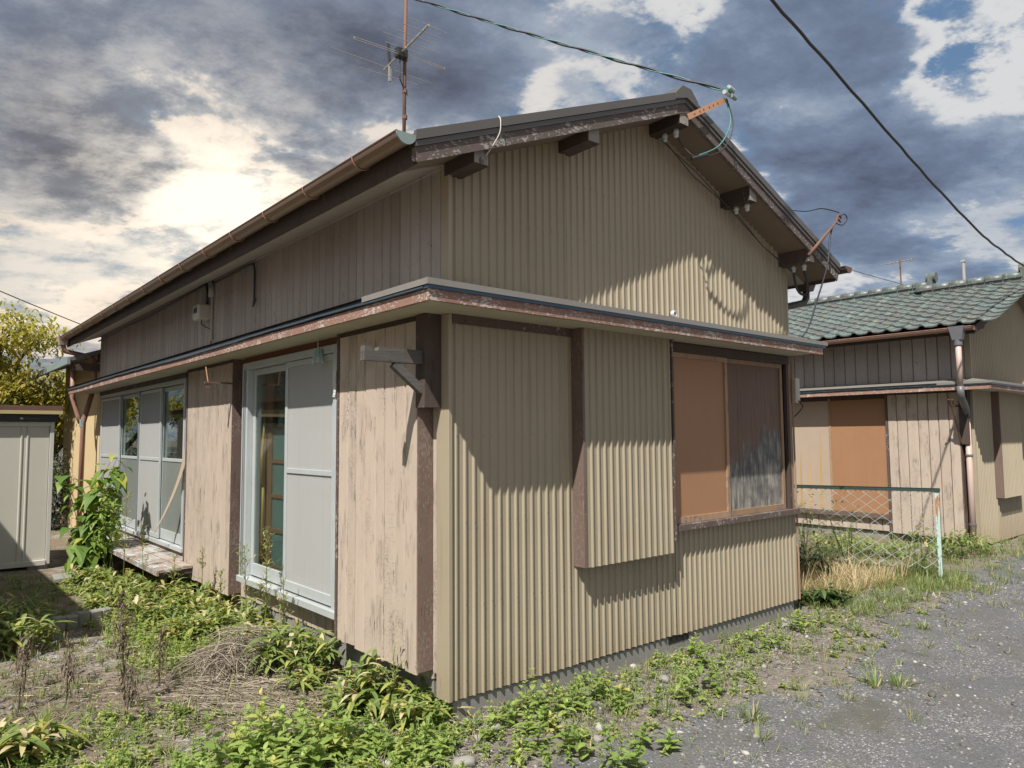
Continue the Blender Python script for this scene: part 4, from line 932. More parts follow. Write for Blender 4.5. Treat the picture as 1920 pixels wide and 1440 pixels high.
# ================================================================== other things
def at_z(px, py, z):                        # point of the bearing through (px, py) at height z
    d = fw + rt*((px-960)/FOCAL_PX) - up*((py-720)/FOCAL_PX); return CAM + d*((z-CAM.z)/d.z)
def at_t(px, py, t):
    return CAM + (fw + rt*((px-960)/FOCAL_PX) - up*((py-720)/FOCAL_PX))*t
# steel storage shed
S = empty('storage_shed', (-.84, 7.12, .06), 'off-white steel storage shed with brown roof edge beside the leafy shrub', 'shed')
sw, sd, sh = 1.62, .95, 1.78
MB().box(-sw, -.02, .03, sd, .0, sh).obj('shed_body', 'shed_white', S)
f = MB(); f.box(-.045, .0, -.02, .05, .0, 1.71); f.box(-sw, -sw+.045, -.02, .05, 0, 1.71); f.box(-sw+.045, -.045, -.018, .04, 1.655, 1.71); f.box(-sw+.045, -.045, -.03, .04, -.01, .05)
f.obj('door_frame', 'shed_frame', S, bevel=.003)
for x0, x1, yy in ((-.80, -.05, .0), (-1.57, -.78, .012)):
    d = MB(); prof = []
    ribs = [.10, .15, .47, .53] if x0 > -1 else [.12, .18, .62, .68]
    pts = [(x0, yy)]
    for r_ in ribs: pts += [(x0+r_-.012, yy), (x0+r_-.006, yy-.010), (x0+r_+.006, yy-.010), (x0+r_+.012, yy)]
    pts.append((x1, yy))
    i0 = 0
    for x, y in pts: d.v += [(x, y, .05), (x, y, 1.655)]
    for i in range(len(pts)-1): d.f.append((2*i, 2*i+2, 2*i+3, 2*i+1))
    dd = d.obj('door', 'shed_white', S)
    if x0 > -1:
        MB().box(-.722, -.70, -.016, -.003, .86, .90).obj('handle', 'shed_black', dd); MB().box(-.715, -.706, -.02, -.003, .72, .83).obj('handle', 'alu_dark', dd)
MB().box(-sw-.02, .03, -.055, .02, 1.712, 1.80).obj('header', 'shed_black', S)
MB().box(-.36, -.33, -.0575, -.0553, 1.738, 1.758).obj('maker_mark', 'shed_frame', S)
for k in range(7): MB().box(-.315+.022*k, -.300+.022*k, -.0575, -.0553, 1.741+.002*(k % 2), 1.754).obj('maker_letter', 'shed_mark', S)
rf = MB().box(-sw-.05, .07, -.09, sd+.04, 1.845, 1.905).obj('roof', 'shed_roof_brown', S)
MB().box(-sw-.05, .07, -.095, sd+.03, 1.802, 1.844).obj('roof_trim', 'shed_trim_yellow', rf)
for x in (-.12, -.8, -1.5): MB().box(x-.10, x+.10, .0, .4, -.09, -.002).obj('footing_block', 'concrete', S)

# chain-link fence panel
F0 = Vector((6.24, -.28, 0)); F1 = Vector((5.60, 1.55, 0)); fd = (F1-F0).normalized(); FL = (F1-F0).length; FH = .955
FE = empty('chain_link_fence', F0, 'pale green chain-link fence panel with flaking paint between the two houses', 'fence')
FE.rotation_euler = (0, 0, math.atan2(fd.y, fd.x))
ps = MB(); ps.box(-.022, .022, -.004, .004, -.1, FH); ps.box(-.022, -.017, -.03, .004, -.1, FH)
pp = ps.obj('post', 'green_paint', FE); 
link('post', pp.data, FE, (FL, 0, 0))
b = MB(); b.box(-.03, FL+.03, -.026, .012, FH-.004, FH+.004); b.box(-.03, FL+.03, .004, .012, FH-.035, FH+.004); b.obj('top_rail', 'green_dark', FE)
MB().box(-.04, .12, -.02, .02, -.01, .022).obj('foot_plate', 'green_dark', FE)
MB().box(.45, FL, -.010, .010, .085, .10).obj('bottom_rail', 'green_dark', FE)
wm = MB(); cell = .078; hz = .058; rr = random.Random(4)
nrow = int((FH-.10)/hz)
ncol = int(FL/cell)
for c in range(ncol+1):                       # zig-zag wires hooked into their neighbours
    pts = []
    for r_ in range(nrow+1):
        x = .03+c*cell+(cell/2 if (r_+c) % 2 else -cell/2)*.98; z = FH-.02-r_*hz
        sag = .025*math.sin(x*2.2+1)*(r_/nrow)
        pts.append((min(max(x, .01), FL), .004*(1 if r_ % 2 else -1)+.02*math.sin(x*3+z*4)*(r_/nrow), z-sag))
    wm.tube(pts, .0042, 4, False)
tag(wm.obj('wire_mesh', 'wire_green', FE, smooth=True), kind='stuff')

# television antenna on a rusty mast
AX = Vector((.448, 1.2, 0)); zb = ztop(.448)
AN = empty('tv_antenna', (AX.x, AX.y, zb), 'thin television antenna on a rusty mast standing on the old house roof', 'antenna')
AO = Vector((AX.x, AX.y, zb))
MB().tube([(0, 0, -.02), (.006, 0, .9), (.02, 0, 1.75)], .0135, 10).obj('mast', 'rust', AN, smooth=True)
zc = 4.40
def q(px, py, z=zc): return at_z(px, py, z)-AO
bm_ = MB().tube([q(721, 131), q(804, 47)], .009, 8).obj('boom', 'antenna_alu', AN)
els = [((622, 89), (821, 161)), ((722, 78), (798, 104)), ((719, 60), (822, 100)), ((745, 56), (817, 83)), ((756, 44), (828, 73)), ((768, 33), (838, 63))]
for a, c in els: MB().tube([q(*a), q(*c)], .0024, 6).obj('element', 'antenna_alu', AN)
MB().tube([q(664, 69, zc), q(834, 127, zc), q(834, 130, zc-.025), q(664, 73, zc-.025), q(664, 69, zc)], .0024, 6).obj('folded_dipole', 'antenna_alu', AN)
MB().tube([q(676, 127, zc-.12), q(789, 161, zc-.12)], .0024, 6).obj('element', 'antenna_alu', AN)
a0 = q(731, 122); MB().beam(a0, a0+Vector((0, 0, -.13)), .018, .018, (1, 0, 0)).obj('strut', 'antenna_alu', AN); MB().beam(a0, a0+Vector((.02, .06, .20)), .018, .018, (1, 0, 0)).obj('strut', 'black_rubber', AN)
c0 = q(750, 99); MB().box(c0.x-.03, c0.x+.05, c0.y-.03, c0.y+.03, c0.z-.035, c0.z+.035).obj('feed_box', 'black_rubber', AN)
MB().tube([c0, c0+Vector((.0, 0, -.2)), Vector((.015, 0, zc-zb-.28)), Vector((.02, -.02, zc-zb-.30))], .005, 5).obj('coax', 'black_rubber', AN)
for z in (zc-zb-.02, zc-zb-.27, zc-zb-.47): MB().tube([(.008, 0, z-.014), (.008, 0, z+.014)], .020, 8).obj('clamp', 'rust', AN)
MB().tube([(.02, 0, zc-zb+.40), (.06, .06, zc-zb+.62), (.03, 0, zc-zb+.62)], .005, 5).obj('coax', 'black_rubber', AN)
u = MB(); z2 = 1.62; u.beam((-.05, .12, z2), (.12, -.45, z2), .014, .014)
for k in range(8): s = k/7; c1 = Vector((-.05, .12, z2)).lerp(Vector((.12, -.45, z2)), s); u.tube([c1-Vector((.11, .03, 0)), c1+Vector((.11, .03, 0))], .003, 5)
u.obj('upper_antenna', 'antenna_alu', AN)

# overhead cables
def strand(name, pts, r, m, label):
    o = MB().tube(pts, r, 8).obj(name, m, None, smooth=True); return tag(o, label, 'cable')
pa = Vector((2.28, -.40, 4.09)); pb = at_t(690, -50, 7.0); pb = pa + (pb-pa)*2.2
cen = catenary(pa, pb, .10, 60)
dirv = (pb-pa).normalized(); s1 = dirv.cross(Vector((0, 0, 1))).normalized(); s2 = s1.cross(dirv)
tc = empty('service_cable', pa, 'twisted black service cable running from the ridge bracket up to the left', 'cable')
for ph, m, r in ((0, 'black_rubber', .0085), (math.pi, 'cable_teal', .0045)):
    pts = []
    for i in range(len(cen)-1):
        for k in range(4):
            p = cen[i].lerp(cen[i+1], k/4); an = ph+(i*4+k)*.40; pts.append(p+(s1*math.cos(an)+s2*math.sin(an))*.0075-pa)
    MB().tube(pts, r, 6).obj('strand', m, tc, smooth=True)
c_pts = [at_t(1447, 0, 5.2), at_t(1555, 122, 6.0), at_t(1675, 260, 7.0), at_t(1750, 345, 7.8), at_t(1835, 434, 8.8), at_t(1880, 471, 9.6), at_t(1935, 508, 10.6), at_t(2100, 610, 14)]
c_pts = [c_pts[0]+(c_pts[0]-c_pts[1])*k for k in (3, 2, 1)]+c_pts
fine = []
for i in range(len(c_pts)-1):
    p0, p1, p2, p3 = c_pts[max(i-1, 0)], c_pts[i], c_pts[i+1], c_pts[min(i+2, len(c_pts)-1)]
    for k in range(6):
        t = k/6; fine.append(.5*((2*p1)+(p2-p0)*t+(2*p0-5*p1+4*p2-p3)*t*t+(3*p1-p0-3*p2+p3)*t**3) + Vector((0, 0, .006*math.sin(i*5+k*2.1))))
strand('overhead_cable', fine, .0125, 'black_rubber', 'thick black overhead cable crossing the sky down to the right')
strand('overhead_cable', catenary(at_t(-60, 520, 14), at_t(420, 700, 30), .15), .012, 'black_rubber', 'thin far wire above the tree at the left edge')
strand('overhead_cable', catenary(at_t(1500, 478, 22), at_t(1960, 600, 34), .1), .010, 'black_rubber', 'thin far wire dropping behind the green tiled roof')
# small aerial and pole behind the tiled roof
p0 = at_t(1690, 545, 22); FA = empty('far_antenna', p0, 'small distant television aerial standing behind the green tiled roof', 'antenna')
MB().tube([(0, 0, -1.6), (0, 0, .95)], .022, 6).obj('mast', 'rust', FA); ub = rt; 
MB().tube([ub*(-.42)+Vector((0, 0, .82)), ub*.42+Vector((0, 0, .98))], .014, 6).obj('boom', 'antenna_alu', FA)
for k in range(8): c1 = ub*(-.40+.11*k)+Vector((0, 0, .825+.021*k)); MB().tube([c1-Vector((fw.x, fw.y, 0))*.25, c1+Vector((fw.x, fw.y, 0))*.25], .008, 5).obj('element', 'antenna_alu', FA)
MB().tube([ub*(-.6)+Vector((0, 0, .05)), ub*.5+Vector((0, 0, -.0))], .012, 6).obj('element', 'rust', FA)
p0 = at_t(1809, 545, 20); tag(MB().tube([p0+Vector((0, 0, -1.5)), p0+Vector((0, 0, .80))], .04, 8).box(p0.x-.05, p0.x+.08, p0.y-.05, p0.y+.05, p0.z+.80, p0.z+.86).obj('far_pole', 'pole_grey'), 'pale slender pole rising behind the green tiled roof', 'pole')
p0 = at_t(52, 700, 40); tag(MB().tube([p0+Vector((0, 0, -5)), p0+Vector((0, 0, 2.2))], .10, 8).obj('utility_pole', 'pole_grey'), 'distant utility pole seen through the persimmon tree', 'pole')

# kerb of upright edging blocks
K0 = Vector((-1.45, 3.60, 0)); K1 = Vector((-.86, 3.80, 0)); kd = (K1-K0).normalized()
KE = empty('kerb_edging', K0, 'low kerb of upright grey concrete edging blocks in the shade', 'kerb'); KE.rotation_euler = (0, 0, math.atan2(kd.y, kd.x))
me = MB().box(0, .094, -.045, .045, -.12, .115).mesh('edging_block', 'concrete', bevel=.010)
for k in range(9):
    o = link('edging_block', me, KE, (-.25+k*.098, random.uniform(-.004, .004), random.uniform(-.008, .006)))
# slabs in front of the shed
sl_ = tag(MB().box(0, .42, 0, .30, .0, .045).obj('stepping_slab', 'wood_step', None, bevel=.006), 'weathered grey slab lying before the shrub by the shed', 'slab'); sl_.location = (-.98, 5.78, .035); sl_.rotation_euler = (.02, -.03, -.06)
MB().box(.05, .13, .04, .26, -.05, -.001).obj('slab_support', 'soil_dark', sl_); MB().box(.28, .36, .04, .26, -.05, -.001).obj('slab_support', 'soil_dark', sl_)
# slatted grey fence far behind the shed
BF = empty('slat_fence', (-.6, 16.5, 0), 'far grey slatted fence glimpsed between shed and rear wing', 'fence')
me = MB().box(-3, 4, 0, .03, 0, .13).mesh('slat', 'grey_fence')
for k in range(8): link('slat', me, BF, (0, 0, .1+k*.16))
for x in (-2.9, -1, .9, 2.8): MB().box(x, x+.08, .031, .10, 0, 1.4).obj('post', 'grey_fence', BF)

# ================================================================== ground
def gz(x, y):
    x = np.asarray(x, float); y = np.asarray(y, float)
    z = .012*np.sin(1.7*x+.6)*np.cos(1.3*y)+.007*np.sin(4.1*x+2*y)+.004*np.sin(9*x-7*y)
    m = np.exp(-(((x+.50)/.33)**2+((y-1.62)/.30)**2)); z = z+.05*m
    inside = (x > -.02) & (x < 3.73) & (y > -.02)
    return np.where(inside, -.02, z)
def axis(lo, hi, c0, c1, fine, n):
    mid = np.arange(c0, c1+fine, fine); a = c0-np.geomspace(fine, c0-lo, n)[::-1]; b = mid[-1]+np.geomspace(fine, hi-mid[-1], n)
    return np.concatenate([a, mid, b])
ax = axis(-600, 600, -4, 10, .09, 24); ay = axis(-600, 600, -4, 9, .09, 24)
def grid_mesh(name, ax, ay, zf, m, mask=None):
    XX, YY = np.meshgrid(ax, ay, indexing='xy'); ZZ = zf(XX, YY)
    v = np.stack([XX.ravel(), YY.ravel(), ZZ.ravel()], 1); nx, ny = len(ax), len(ay)
    i = np.arange(nx-1); j = np.arange(ny-1); I, J = np.meshgrid(i, j); k = (J*nx+I)
    f = np.stack([k, k+1, k+1+nx, k+nx], -1).reshape(-1, 4)
    if mask is not None:
        cx = (XX[:-1, :-1]+XX[1:, 1:])/2; cy = (YY[:-1, :-1]+YY[1:, 1:])/2; f = f[mask(cx, cy).ravel()]
        used = np.unique(f); re = -np.ones(len(v), int); re[used] = np.arange(len(used)); v = v[used]; f = re[f]
    return np_mesh(name, v, f, m, smooth=True)
def np_mesh(name, v, f, m, tint=None, smooth=False, parent=None):
    me = bpy.data.meshes.new(name); v = np.ascontiguousarray(v, np.float32); f = np.ascontiguousarray(f, np.int32)
    me.vertices.add(len(v)); me.vertices.foreach_set('co', v.ravel())
    k = f.shape[1]; me.loops.add(f.size); me.loops.foreach_set('vertex_index', f.ravel())
    me.polygons.add(len(f)); me.polygons.foreach_set('loop_start', np.arange(0, f.size, k, dtype=np.int32)); me.polygons.foreach_set('loop_total', np.full(len(f), k, np.int32))
    if smooth: me.polygons.foreach_set('use_smooth', np.ones(len(f), bool))
    if tint is not None:
        a = me.attributes.new('tint', 'FLOAT', 'POINT'); a.data.foreach_set('value', np.ascontiguousarray(tint, np.float32))
    me.update(calc_edges=True); me.materials.append(MATS[m])
    return link(name, me, parent)
# soil with crushed stone and plant litter
m, t, b = new_mat('ground'); p = t.pos()
big = t.noise(p, .9, 6, .6); mid = t.noise(p, 6, 7, .65); vo = t.voronoi(p, 38, out='Color'); vd = t.voronoi(p, 38); vf = t.voronoi(p, 95, out='Color'); lit = t.noise(t.scale(p, 60, 22, 20), 1.0, 5, .6, 1.0)
sepc = t.add('ShaderNodeSeparateXYZ'); t.put(sepc.inputs[0], vo); sepf = t.add('ShaderNodeSeparateXYZ'); t.put(sepf.inputs[0], vf)
soil = t.mix(mid, (0.10, 0.080, 0.058), (0.22, 0.18, 0.13))
stone = t.ramp(sepc.outputs[0], [(0.0, (0.10, .098, .092)), (.5, (.21, .205, .195)), (.82, (.33, .32, .30)), (1.0, (.50, .49, .46))])
stone = t.mix(.5, stone, t.ramp(sepf.outputs[1], [(0.0, (0.11, .105, .10)), (1.0, (.40, .385, .36))]))
col = t.mix(t.sstep(t.math('ADD', mid, t.math('MULTIPLY_ADD', big, .8, -.4)), .46, .72), soil, stone)
sg = t.add('ShaderNodeSeparateXYZ'); t.put(sg.inputs[0], p)      # grey crushed stone spread along the gable side
gmask = t.math('MULTIPLY', t.sstep(t.math('MULTIPLY_ADD', mid, .5, t.math('MULTIPLY', sg.outputs[1], -1.0)), .15, .45), t.sstep(sg.outputs[0], -.6, .1))
col = t.mix(t.math('MULTIPLY', gmask, .85), col, t.mix(.45, t.mix(.55, stone, (.10, .10, .102)), soil))
col = t.mix(t.math('MULTIPLY', t.sstep(lit, .56, .68), .6), col, (.33, .27, .185))
h = t.math('ADD', t.math('MULTIPLY', vd, -1.0), t.math('MULTIPLY', mid, .7))
set_(t, b, col, .95, normal=t.bump(h, .8, .012), spec=.15)
# worn asphalt with pale exposed chippings, muddy low spot
m, t, b = new_mat('asphalt'); p = t.pos()
v1 = t.voronoi(p, 75, out='Color'); d1 = t.voronoi(p, 75); v2 = t.voronoi(p, 150, out='Color'); d2 = t.voronoi(p, 150); n = t.noise(p, 1.6, 7, .62); n2 = t.noise(p, 7, 6, .65)
s1 = t.add('ShaderNodeSeparateXYZ'); t.put(s1.inputs[0], v1); s2 = t.add('ShaderNodeSeparateXYZ'); t.put(s2.inputs[0], v2)
base = t.mix(n2, (.050, .051, .054), (.106, .107, .110)); base = t.mix(t.math('MULTIPLY', s2.outputs[1], .45), base, (.20, .20, .20))
fr = t.math('MULTIPLY_ADD', t.sstep(n, .34, .70), -.52, 1.02)
chip = t.math('MULTIPLY', t.sstep(t.math('SUBTRACT', s1.outputs[0], fr), .0, .05), t.math('SUBTRACT', 1.0, t.sstep(d1, .35, .5)))
col = t.mix(chip, base, t.ramp(s1.outputs[1], [(0, (.16, .16, .155)), (.6, (.26, .255, .245)), (1, (.42, .41, .385))]))
chip2 = t.math('MULTIPLY', t.sstep(t.math('SUBTRACT', s2.outputs[0], t.math('MULTIPLY', fr, 1.04)), .0, .04), t.math('SUBTRACT', 1.0, t.sstep(d2, .30, .45)))
col = t.mix(t.math('MULTIPLY', chip2, .6), col, (.34, .335, .32))
mud = t.vmath('LENGTH', t.scale(t.vmath('SUBTRACT', p, (1.75, -1.42, 0)), 1.0, 1.7, 0)); mud = t.math('ADD', mud, t.math('ADD', t.math('MULTIPLY_ADD', n2, 1.3, -.65), t.math('MULTIPLY_ADD', n, 1.0, -.5)))
mudm = t.math('SUBTRACT', 1.0, t.sstep(mud, .10, .48))
col = t.mix(t.math('MULTIPLY', mudm, .70), col, (.095, .092, .075))
dirt = t.sstep(t.noise(p, 2.3, 6, .6), .52, .68); col = t.mix(t.math('MULTIPLY', dirt, .35), col, (.115, .10, .08))
hh = t.math('ADD', t.math('MULTIPLY', d1, -.7), t.math('MULTIPLY', n2, .8)); set_(t, b, col, t.math('MULTIPLY_ADD', mudm, -.35, .9), normal=t.bump(hh, .7, .008), spec=.25)
tag(grid_mesh('ground', ax, ay, gz, 'ground'), kind='structure')
def edge(x):
    return -.86 + .10*np.sin(1.9*x+.4)+.07*np.sin(4.7*x+1.1)+.035*np.sin(13*x)+.02*np.sin(31*x+2)+.10*np.clip(x-3.0, 0, 4)
def road_mask(x, y):
    e = edge(x) - np.exp(-((x-2.2)/1.1)**2)*.10
    left = .12+.20*np.sin(2.3*y)+.08*np.sin(5.3*y)+.03*np.sin(17*y)-np.clip(-y-1.2, 0, 4)*.9
    return (y < e+.03*np.sin(23*x+19*y)+.02*np.sin(57*x-31*y)) & (x > left)
rx = np.arange(-4, 14, .034); ry = np.arange(-6, .6, .034)
tag(grid_mesh('driveway', rx, ry, lambda x, y: gz(x, y)+.006, 'asphalt', road_mask), kind='structure')
# ================================================================== planting
class Leaves:
    def __init__(s): s.V = []; s.F = []; s.T = []; s.n = 0
    def add(s, V, F, T): s.V.append(V); s.F.append(F+s.n); s.T.append(T); s.n += len(V)
    def blades(s, base, d, L, Wd, droop=.3, tint=.5, rows=3, prof='lance', fold=.25, nrm=None):
        """leaves as creased strips: base (N,3), unit direction d (N,3), length, width, droop"""
        base = np.asarray(base, float); d = np.asarray(d, float); N = len(base)
        L = np.broadcast_to(np.asarray(L, float), (N,)); Wd = np.broadcast_to(np.asarray(Wd, float), (N,)); droop = np.broadcast_to(np.asarray(droop, float), (N,)); tint = np.broadcast_to(np.asarray(tint, float), (N,))
        d = d/np.maximum(np.linalg.norm(d, axis=1, keepdims=True), 1e-6)
        upv = np.tile([0, 0, 1.0], (N, 1)) if nrm is None else nrm
        side = np.cross(d, upv); ln = np.linalg.norm(side, axis=1, keepdims=True); bad = ln[:, 0] < 1e-3
        side[bad] = [1, 0, 0]; ln[bad] = 1; side /= ln
        nn = np.cross(side, d)
        ss = np.linspace(0, 1, rows+1)
        if prof == 'lance': wp = np.sin(np.pi*np.clip(ss*.9+.10, 0, 1))**.8
        elif prof == 'ovate': wp = np.sin(np.pi*np.clip(ss**.75*.92+.08, 0, 1))**.75
        elif prof == 'grass': wp = (1-ss)**.6
        else: wp = np.array([.35, 1.0, .85, .35, .0][:rows+1]) if rows == 4 else np.sin(np.pi*np.clip(ss*.95+.05, 0, 1))
        wp = wp.copy(); wp[-1] = .02
        out = np.zeros((N, rows+1, 3, 3))
        for k, sv in enumerate(ss):
            c = base + d*(L*sv)[:, None]; c[:, 2] -= droop*L*sv*sv
            hw = (Wd*.5*wp[k])[:, None]
            out[:, k, 1] = c; out[:, k, 0] = c-side*hw+nn*hw*fold; out[:, k, 2] = c+side*hw+nn*hw*fold
        V = out.reshape(-1, 3); per = (rows+1)*3
        q = []
        for k in range(rows):
            a = k*3; q += [(a, a+1, a+4, a+3), (a+1, a+2, a+5, a+4)]
        q = np.array(q); F = (q[None]+(np.arange(N)*per)[:, None, None]).reshape(-1, 4)
        s.add(V, F, np.repeat(tint, per))
    def strips(s, P, Wd, tint):
        """thin stems: P (N,K,3) polylines as crossed-free ribbons with 3 sides"""
        N, K, _ = P.shape; Wd = np.broadcast_to(np.asarray(Wd, float), (N,))
        t = np.gradient(P, axis=1); t /= np.maximum(np.linalg.norm(t, axis=2, keepdims=True), 1e-6)
        ref = np.tile([.31, .17, .93], (N, K, 1)); a = np.cross(t, ref); a /= np.maximum(np.linalg.norm(a, axis=2, keepdims=True), 1e-6); b = np.cross(t, a)
        tap = np.linspace(1, .45, K)[None, :, None]*Wd[:, None, None]*.5
        R = np.stack([P+(a*math.cos(x)+b*math.sin(x))*tap for x in (0, 2.094, 4.189)], 2)
        V = R.reshape(-1, 3); per = K*3; q = []
        for k in range(K-1):
            for j in range(3): q.append((k*3+j, k*3+(j+1) % 3, k*3+3+(j+1) % 3, k*3+3+j))
        F = (np.array(q)[None]+(np.arange(N)*per)[:, None, None]).reshape(-1, 4)
        s.add(V, F, np.repeat(np.broadcast_to(np.asarray(tint, float), (N,)), per))
    def obj(s, name, m, parent=None, origin=(0, 0, 0)):
        V = np.concatenate(s.V)-np.asarray(origin); return np_mesh(name, V, np.concatenate(s.F), m, np.clip(np.concatenate(s.T), 0, 1), False, parent)
U = rng.uniform
def dirs(N, e0, e1):
    az = U(0, 2*np.pi, N); el = np.radians(U(e0, e1, N)); return np.stack([np.cos(az)*np.cos(el), np.sin(az)*np.cos(el), np.sin(el)], 1)
def sasa(cx, cy, r, h, nculm, pale, label, group=None, per=9, leafL=.16):
    """dwarf bamboo clump: short culms, each with a fan of long creased leaves"""
    e = empty('bamboo_grass_clump', (cx, cy, float(gz(cx, cy))), label, 'plant', group)
    lv = Leaves(); st = Leaves()
    a = U(0, 2*np.pi, nculm); rad = r*np.sqrt(U(0, 1, nculm))*.75; bx = cx+rad*np.cos(a); by = cy+rad*np.sin(a); bz = gz(bx, by)
    hh = h*U(.45, 1.0, nculm)*(1-.35*(rad/r)); lean = np.stack([np.cos(a)*rad/r*.45+U(-.2, .2, nculm), np.sin(a)*rad/r*.45+U(-.2, .2, nculm), np.ones(nculm)], 1)
    P0 = np.stack([bx, by, bz], 1); K = 4; ss = np.linspace(0, 1, K)
    PP = P0[:, None]+lean[:, None]*(hh[:, None]*ss[None])[..., None]; st.strips(PP, .006, U(.3, .7, nculm))
    for k in range(per):
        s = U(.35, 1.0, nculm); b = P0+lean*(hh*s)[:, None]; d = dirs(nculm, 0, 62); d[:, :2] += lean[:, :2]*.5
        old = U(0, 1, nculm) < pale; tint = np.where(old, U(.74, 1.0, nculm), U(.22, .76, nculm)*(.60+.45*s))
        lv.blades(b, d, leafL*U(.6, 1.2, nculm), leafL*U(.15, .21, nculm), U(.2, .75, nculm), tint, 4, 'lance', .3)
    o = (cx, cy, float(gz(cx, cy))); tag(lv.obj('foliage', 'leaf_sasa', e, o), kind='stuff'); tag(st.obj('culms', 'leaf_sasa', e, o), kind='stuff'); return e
def weed(cx, cy, r, h, n, label, name='leafy_weed', group=None, L=.055, mat='leaf_weed', tint=(.1, .8), pairs=6, mesh_only=None):
    """soft broad-leaved annuals: upright stems with opposite ovate leaves and a rosette on top"""
    lv, st = mesh_only if mesh_only else (Leaves(), Leaves())
    a = U(0, 2*np.pi, n); rad = r*np.sqrt(U(0, 1, n)); bx = cx+rad*np.cos(a); by = cy+rad*np.sin(a); bz = gz(bx, by); P0 = np.stack([bx, by, bz], 1)
    hh = h*np.where(U(0, 1, n) < .15, U(1.0, 1.5, n), U(.35, 1.0, n))*(1-.3*rad/max(r, .01)); lean = np.stack([U(-.3, .3, n), U(-.3, .3, n), np.ones(n)], 1)
    ss = np.linspace(0, 1, 4); st.strips(P0[:, None]+lean[:, None]*(hh[:, None]*ss)[..., None], .005, U(.2, .5, n))
    tn = np.where(U(0, 1, n) < .10, U(.9, 1.0, n), U(tint[0], tint[1], n)); az0 = U(0, 2*np.pi, n)
    for k in range(pairs):
        s = .22+.78*k/(pairs-1); top = k >= pairs-2
        for sg in (0, 1) if not top else (0, 1, 2):
            az = az0+k*1.57+sg*(np.pi if not top else 2.1)+U(-.3, .3, n); el = np.radians(U(5, 35, n)+(25 if top else 0))
            d = np.stack([np.cos(az)*np.cos(el), np.sin(az)*np.cos(el), np.sin(el)], 1)
            Lk = L*U(.75, 1.2, n)*(.75+.5*math.sin(math.pi*min(1, s))) * (.75 if top else 1)
            lv.blades(P0+lean*(hh*s)[:, None], d, Lk, Lk*U(.38, .52, n), U(.15, .5, n), tn+U(-.1, .15, n), 3, 'ovate', .2)
    if mesh_only: return
    o = (cx, cy, float(gz(cx, cy))); e = empty(name, o, label, 'plant', group); tag(lv.obj('foliage', mat, e, o), kind='stuff'); tag(st.obj('stems', mat, e, o), kind='stuff'); return e
def tuft(lv, cx, cy, r, h, n, dry=.15, wd=.005):
    a = U(0, 2*np.pi, n); rad = r*np.sqrt(U(0, 1, n))*.5; b = np.stack([cx+rad*np.cos(a), cy+rad*np.sin(a)], 1); b = np.concatenate([b, gz(b[:, 0], b[:, 1])[:, None]-.004], 1)
    d = np.stack([np.cos(a)*U(.1, .9, n), np.sin(a)*U(.1, .9, n), U(.6, 1.2, n)], 1)
    lv.blades(b, d, h*U(.45, 1.1, n), wd*U(.6, 1.3, n), U(.05, .7, n), np.where(U(0, 1, n) < dry, U(.8, 1, n), U(0, .72, n)), 3, 'grass', .2)
def scatter_straw(cx, cy, rx, ry, n, L, label, name='straw_litter', heap=0.0, mat='straw', zoff=.0, th=.0045, az=None):
    lv = Leaves(); a = U(0, 2*np.pi, n); rd = np.sqrt(U(0, 1, n)); x = cx+rx*rd*np.cos(a); y = cy+ry*rd*np.sin(a)
    dz = heap*np.exp(-2.2*rd**2)*U(.1, 1, n); z = gz(x, y)+.008+U(0, .03, n)+dz
    th_ = U(0, np.pi*2, n) if az is None else az+rng.normal(0, .45, n)
    Ln = L*U(.4, 1.3, n); K = 5; s = np.linspace(-.5, .5, K)
    bend = U(-.35, .35, n); P = np.zeros((n, K, 3))
    P[:, :, 0] = x[:, None]+np.cos(th_)[:, None]*Ln[:, None]*s-np.sin(th_)[:, None]*(bend*Ln)[:, None]*(s**2); P[:, :, 1] = y[:, None]+np.sin(th_)[:, None]*Ln[:, None]*s+np.cos(th_)[:, None]*(bend*Ln)[:, None]*(s**2)
    arch = (heap*U(.0, 1.6, n))[:, None]*(.25-s**2) + (U(-.06, .06, n)*Ln)[:, None]*s
    P[:, :, 2] = np.maximum(z[:, None]+arch, gz(P[:, :, 0], P[:, :, 1])+.003); lv.strips(P, th*U(.5, 1.6, n), U(0, 1, n))
    o = lv.obj(name, mat); return tag(o, label, 'straw', kind='stuff')

# --- dwarf bamboo along the long wall and at the corner
sasa(-.24, .46, .20, .30, 34, .20, 'round variegated bamboo grass clump at the foot of the corner shutter box', per=10, leafL=.15)
sasa(-.30, 1.30, .24, .34, 34, .10, 'tall dark bamboo grass clump under the sliding door sill', per=9, leafL=.16)
sasa(-.36, 1.02, .16, .16, 18, .22, 'low yellowing bamboo grass clump before the straw heap end', leafL=.12)
sasa(-.10, .10, .17, .24, 20, .15, 'bamboo grass clump right at the bottom of the ribbed corner', leafL=.14)
row = [(-.24, 1.95, .20, .26), (-.14, 2.45, .24, .30), (-.26, 2.95, .27, .32), (-.22, 3.45, .27, .32), (-.42, 3.9, .28, .30), (-.35, 4.45, .28, .26), (-.62, 3.35, .26, .26), (-.78, 4.3, .24, .24), (-.60, 4.95, .26, .26), (-.66, 5.6, .22, .24), (-.55, 2.65, .22, .24)]
where = ['beside the left door jamb', 'under the left half of the door', 'at the right foot of the second shutter box', 'below the middle of the second shutter box', 'at the left foot of the second shutter box', 'below the near end of the verandah step', 'between kerb end and second shutter box', 'behind the kerb end', 'below the middle of the verandah step', 'below the far end of the verandah step', 'among the light green ground weeds']
for (x, y, r, h), wtxt in zip(row, where): sasa(x, y, r, h, 30, .22, 'bamboo grass clump '+wtxt, 'bamboo grass along the long wall', per=8, leafL=.15)
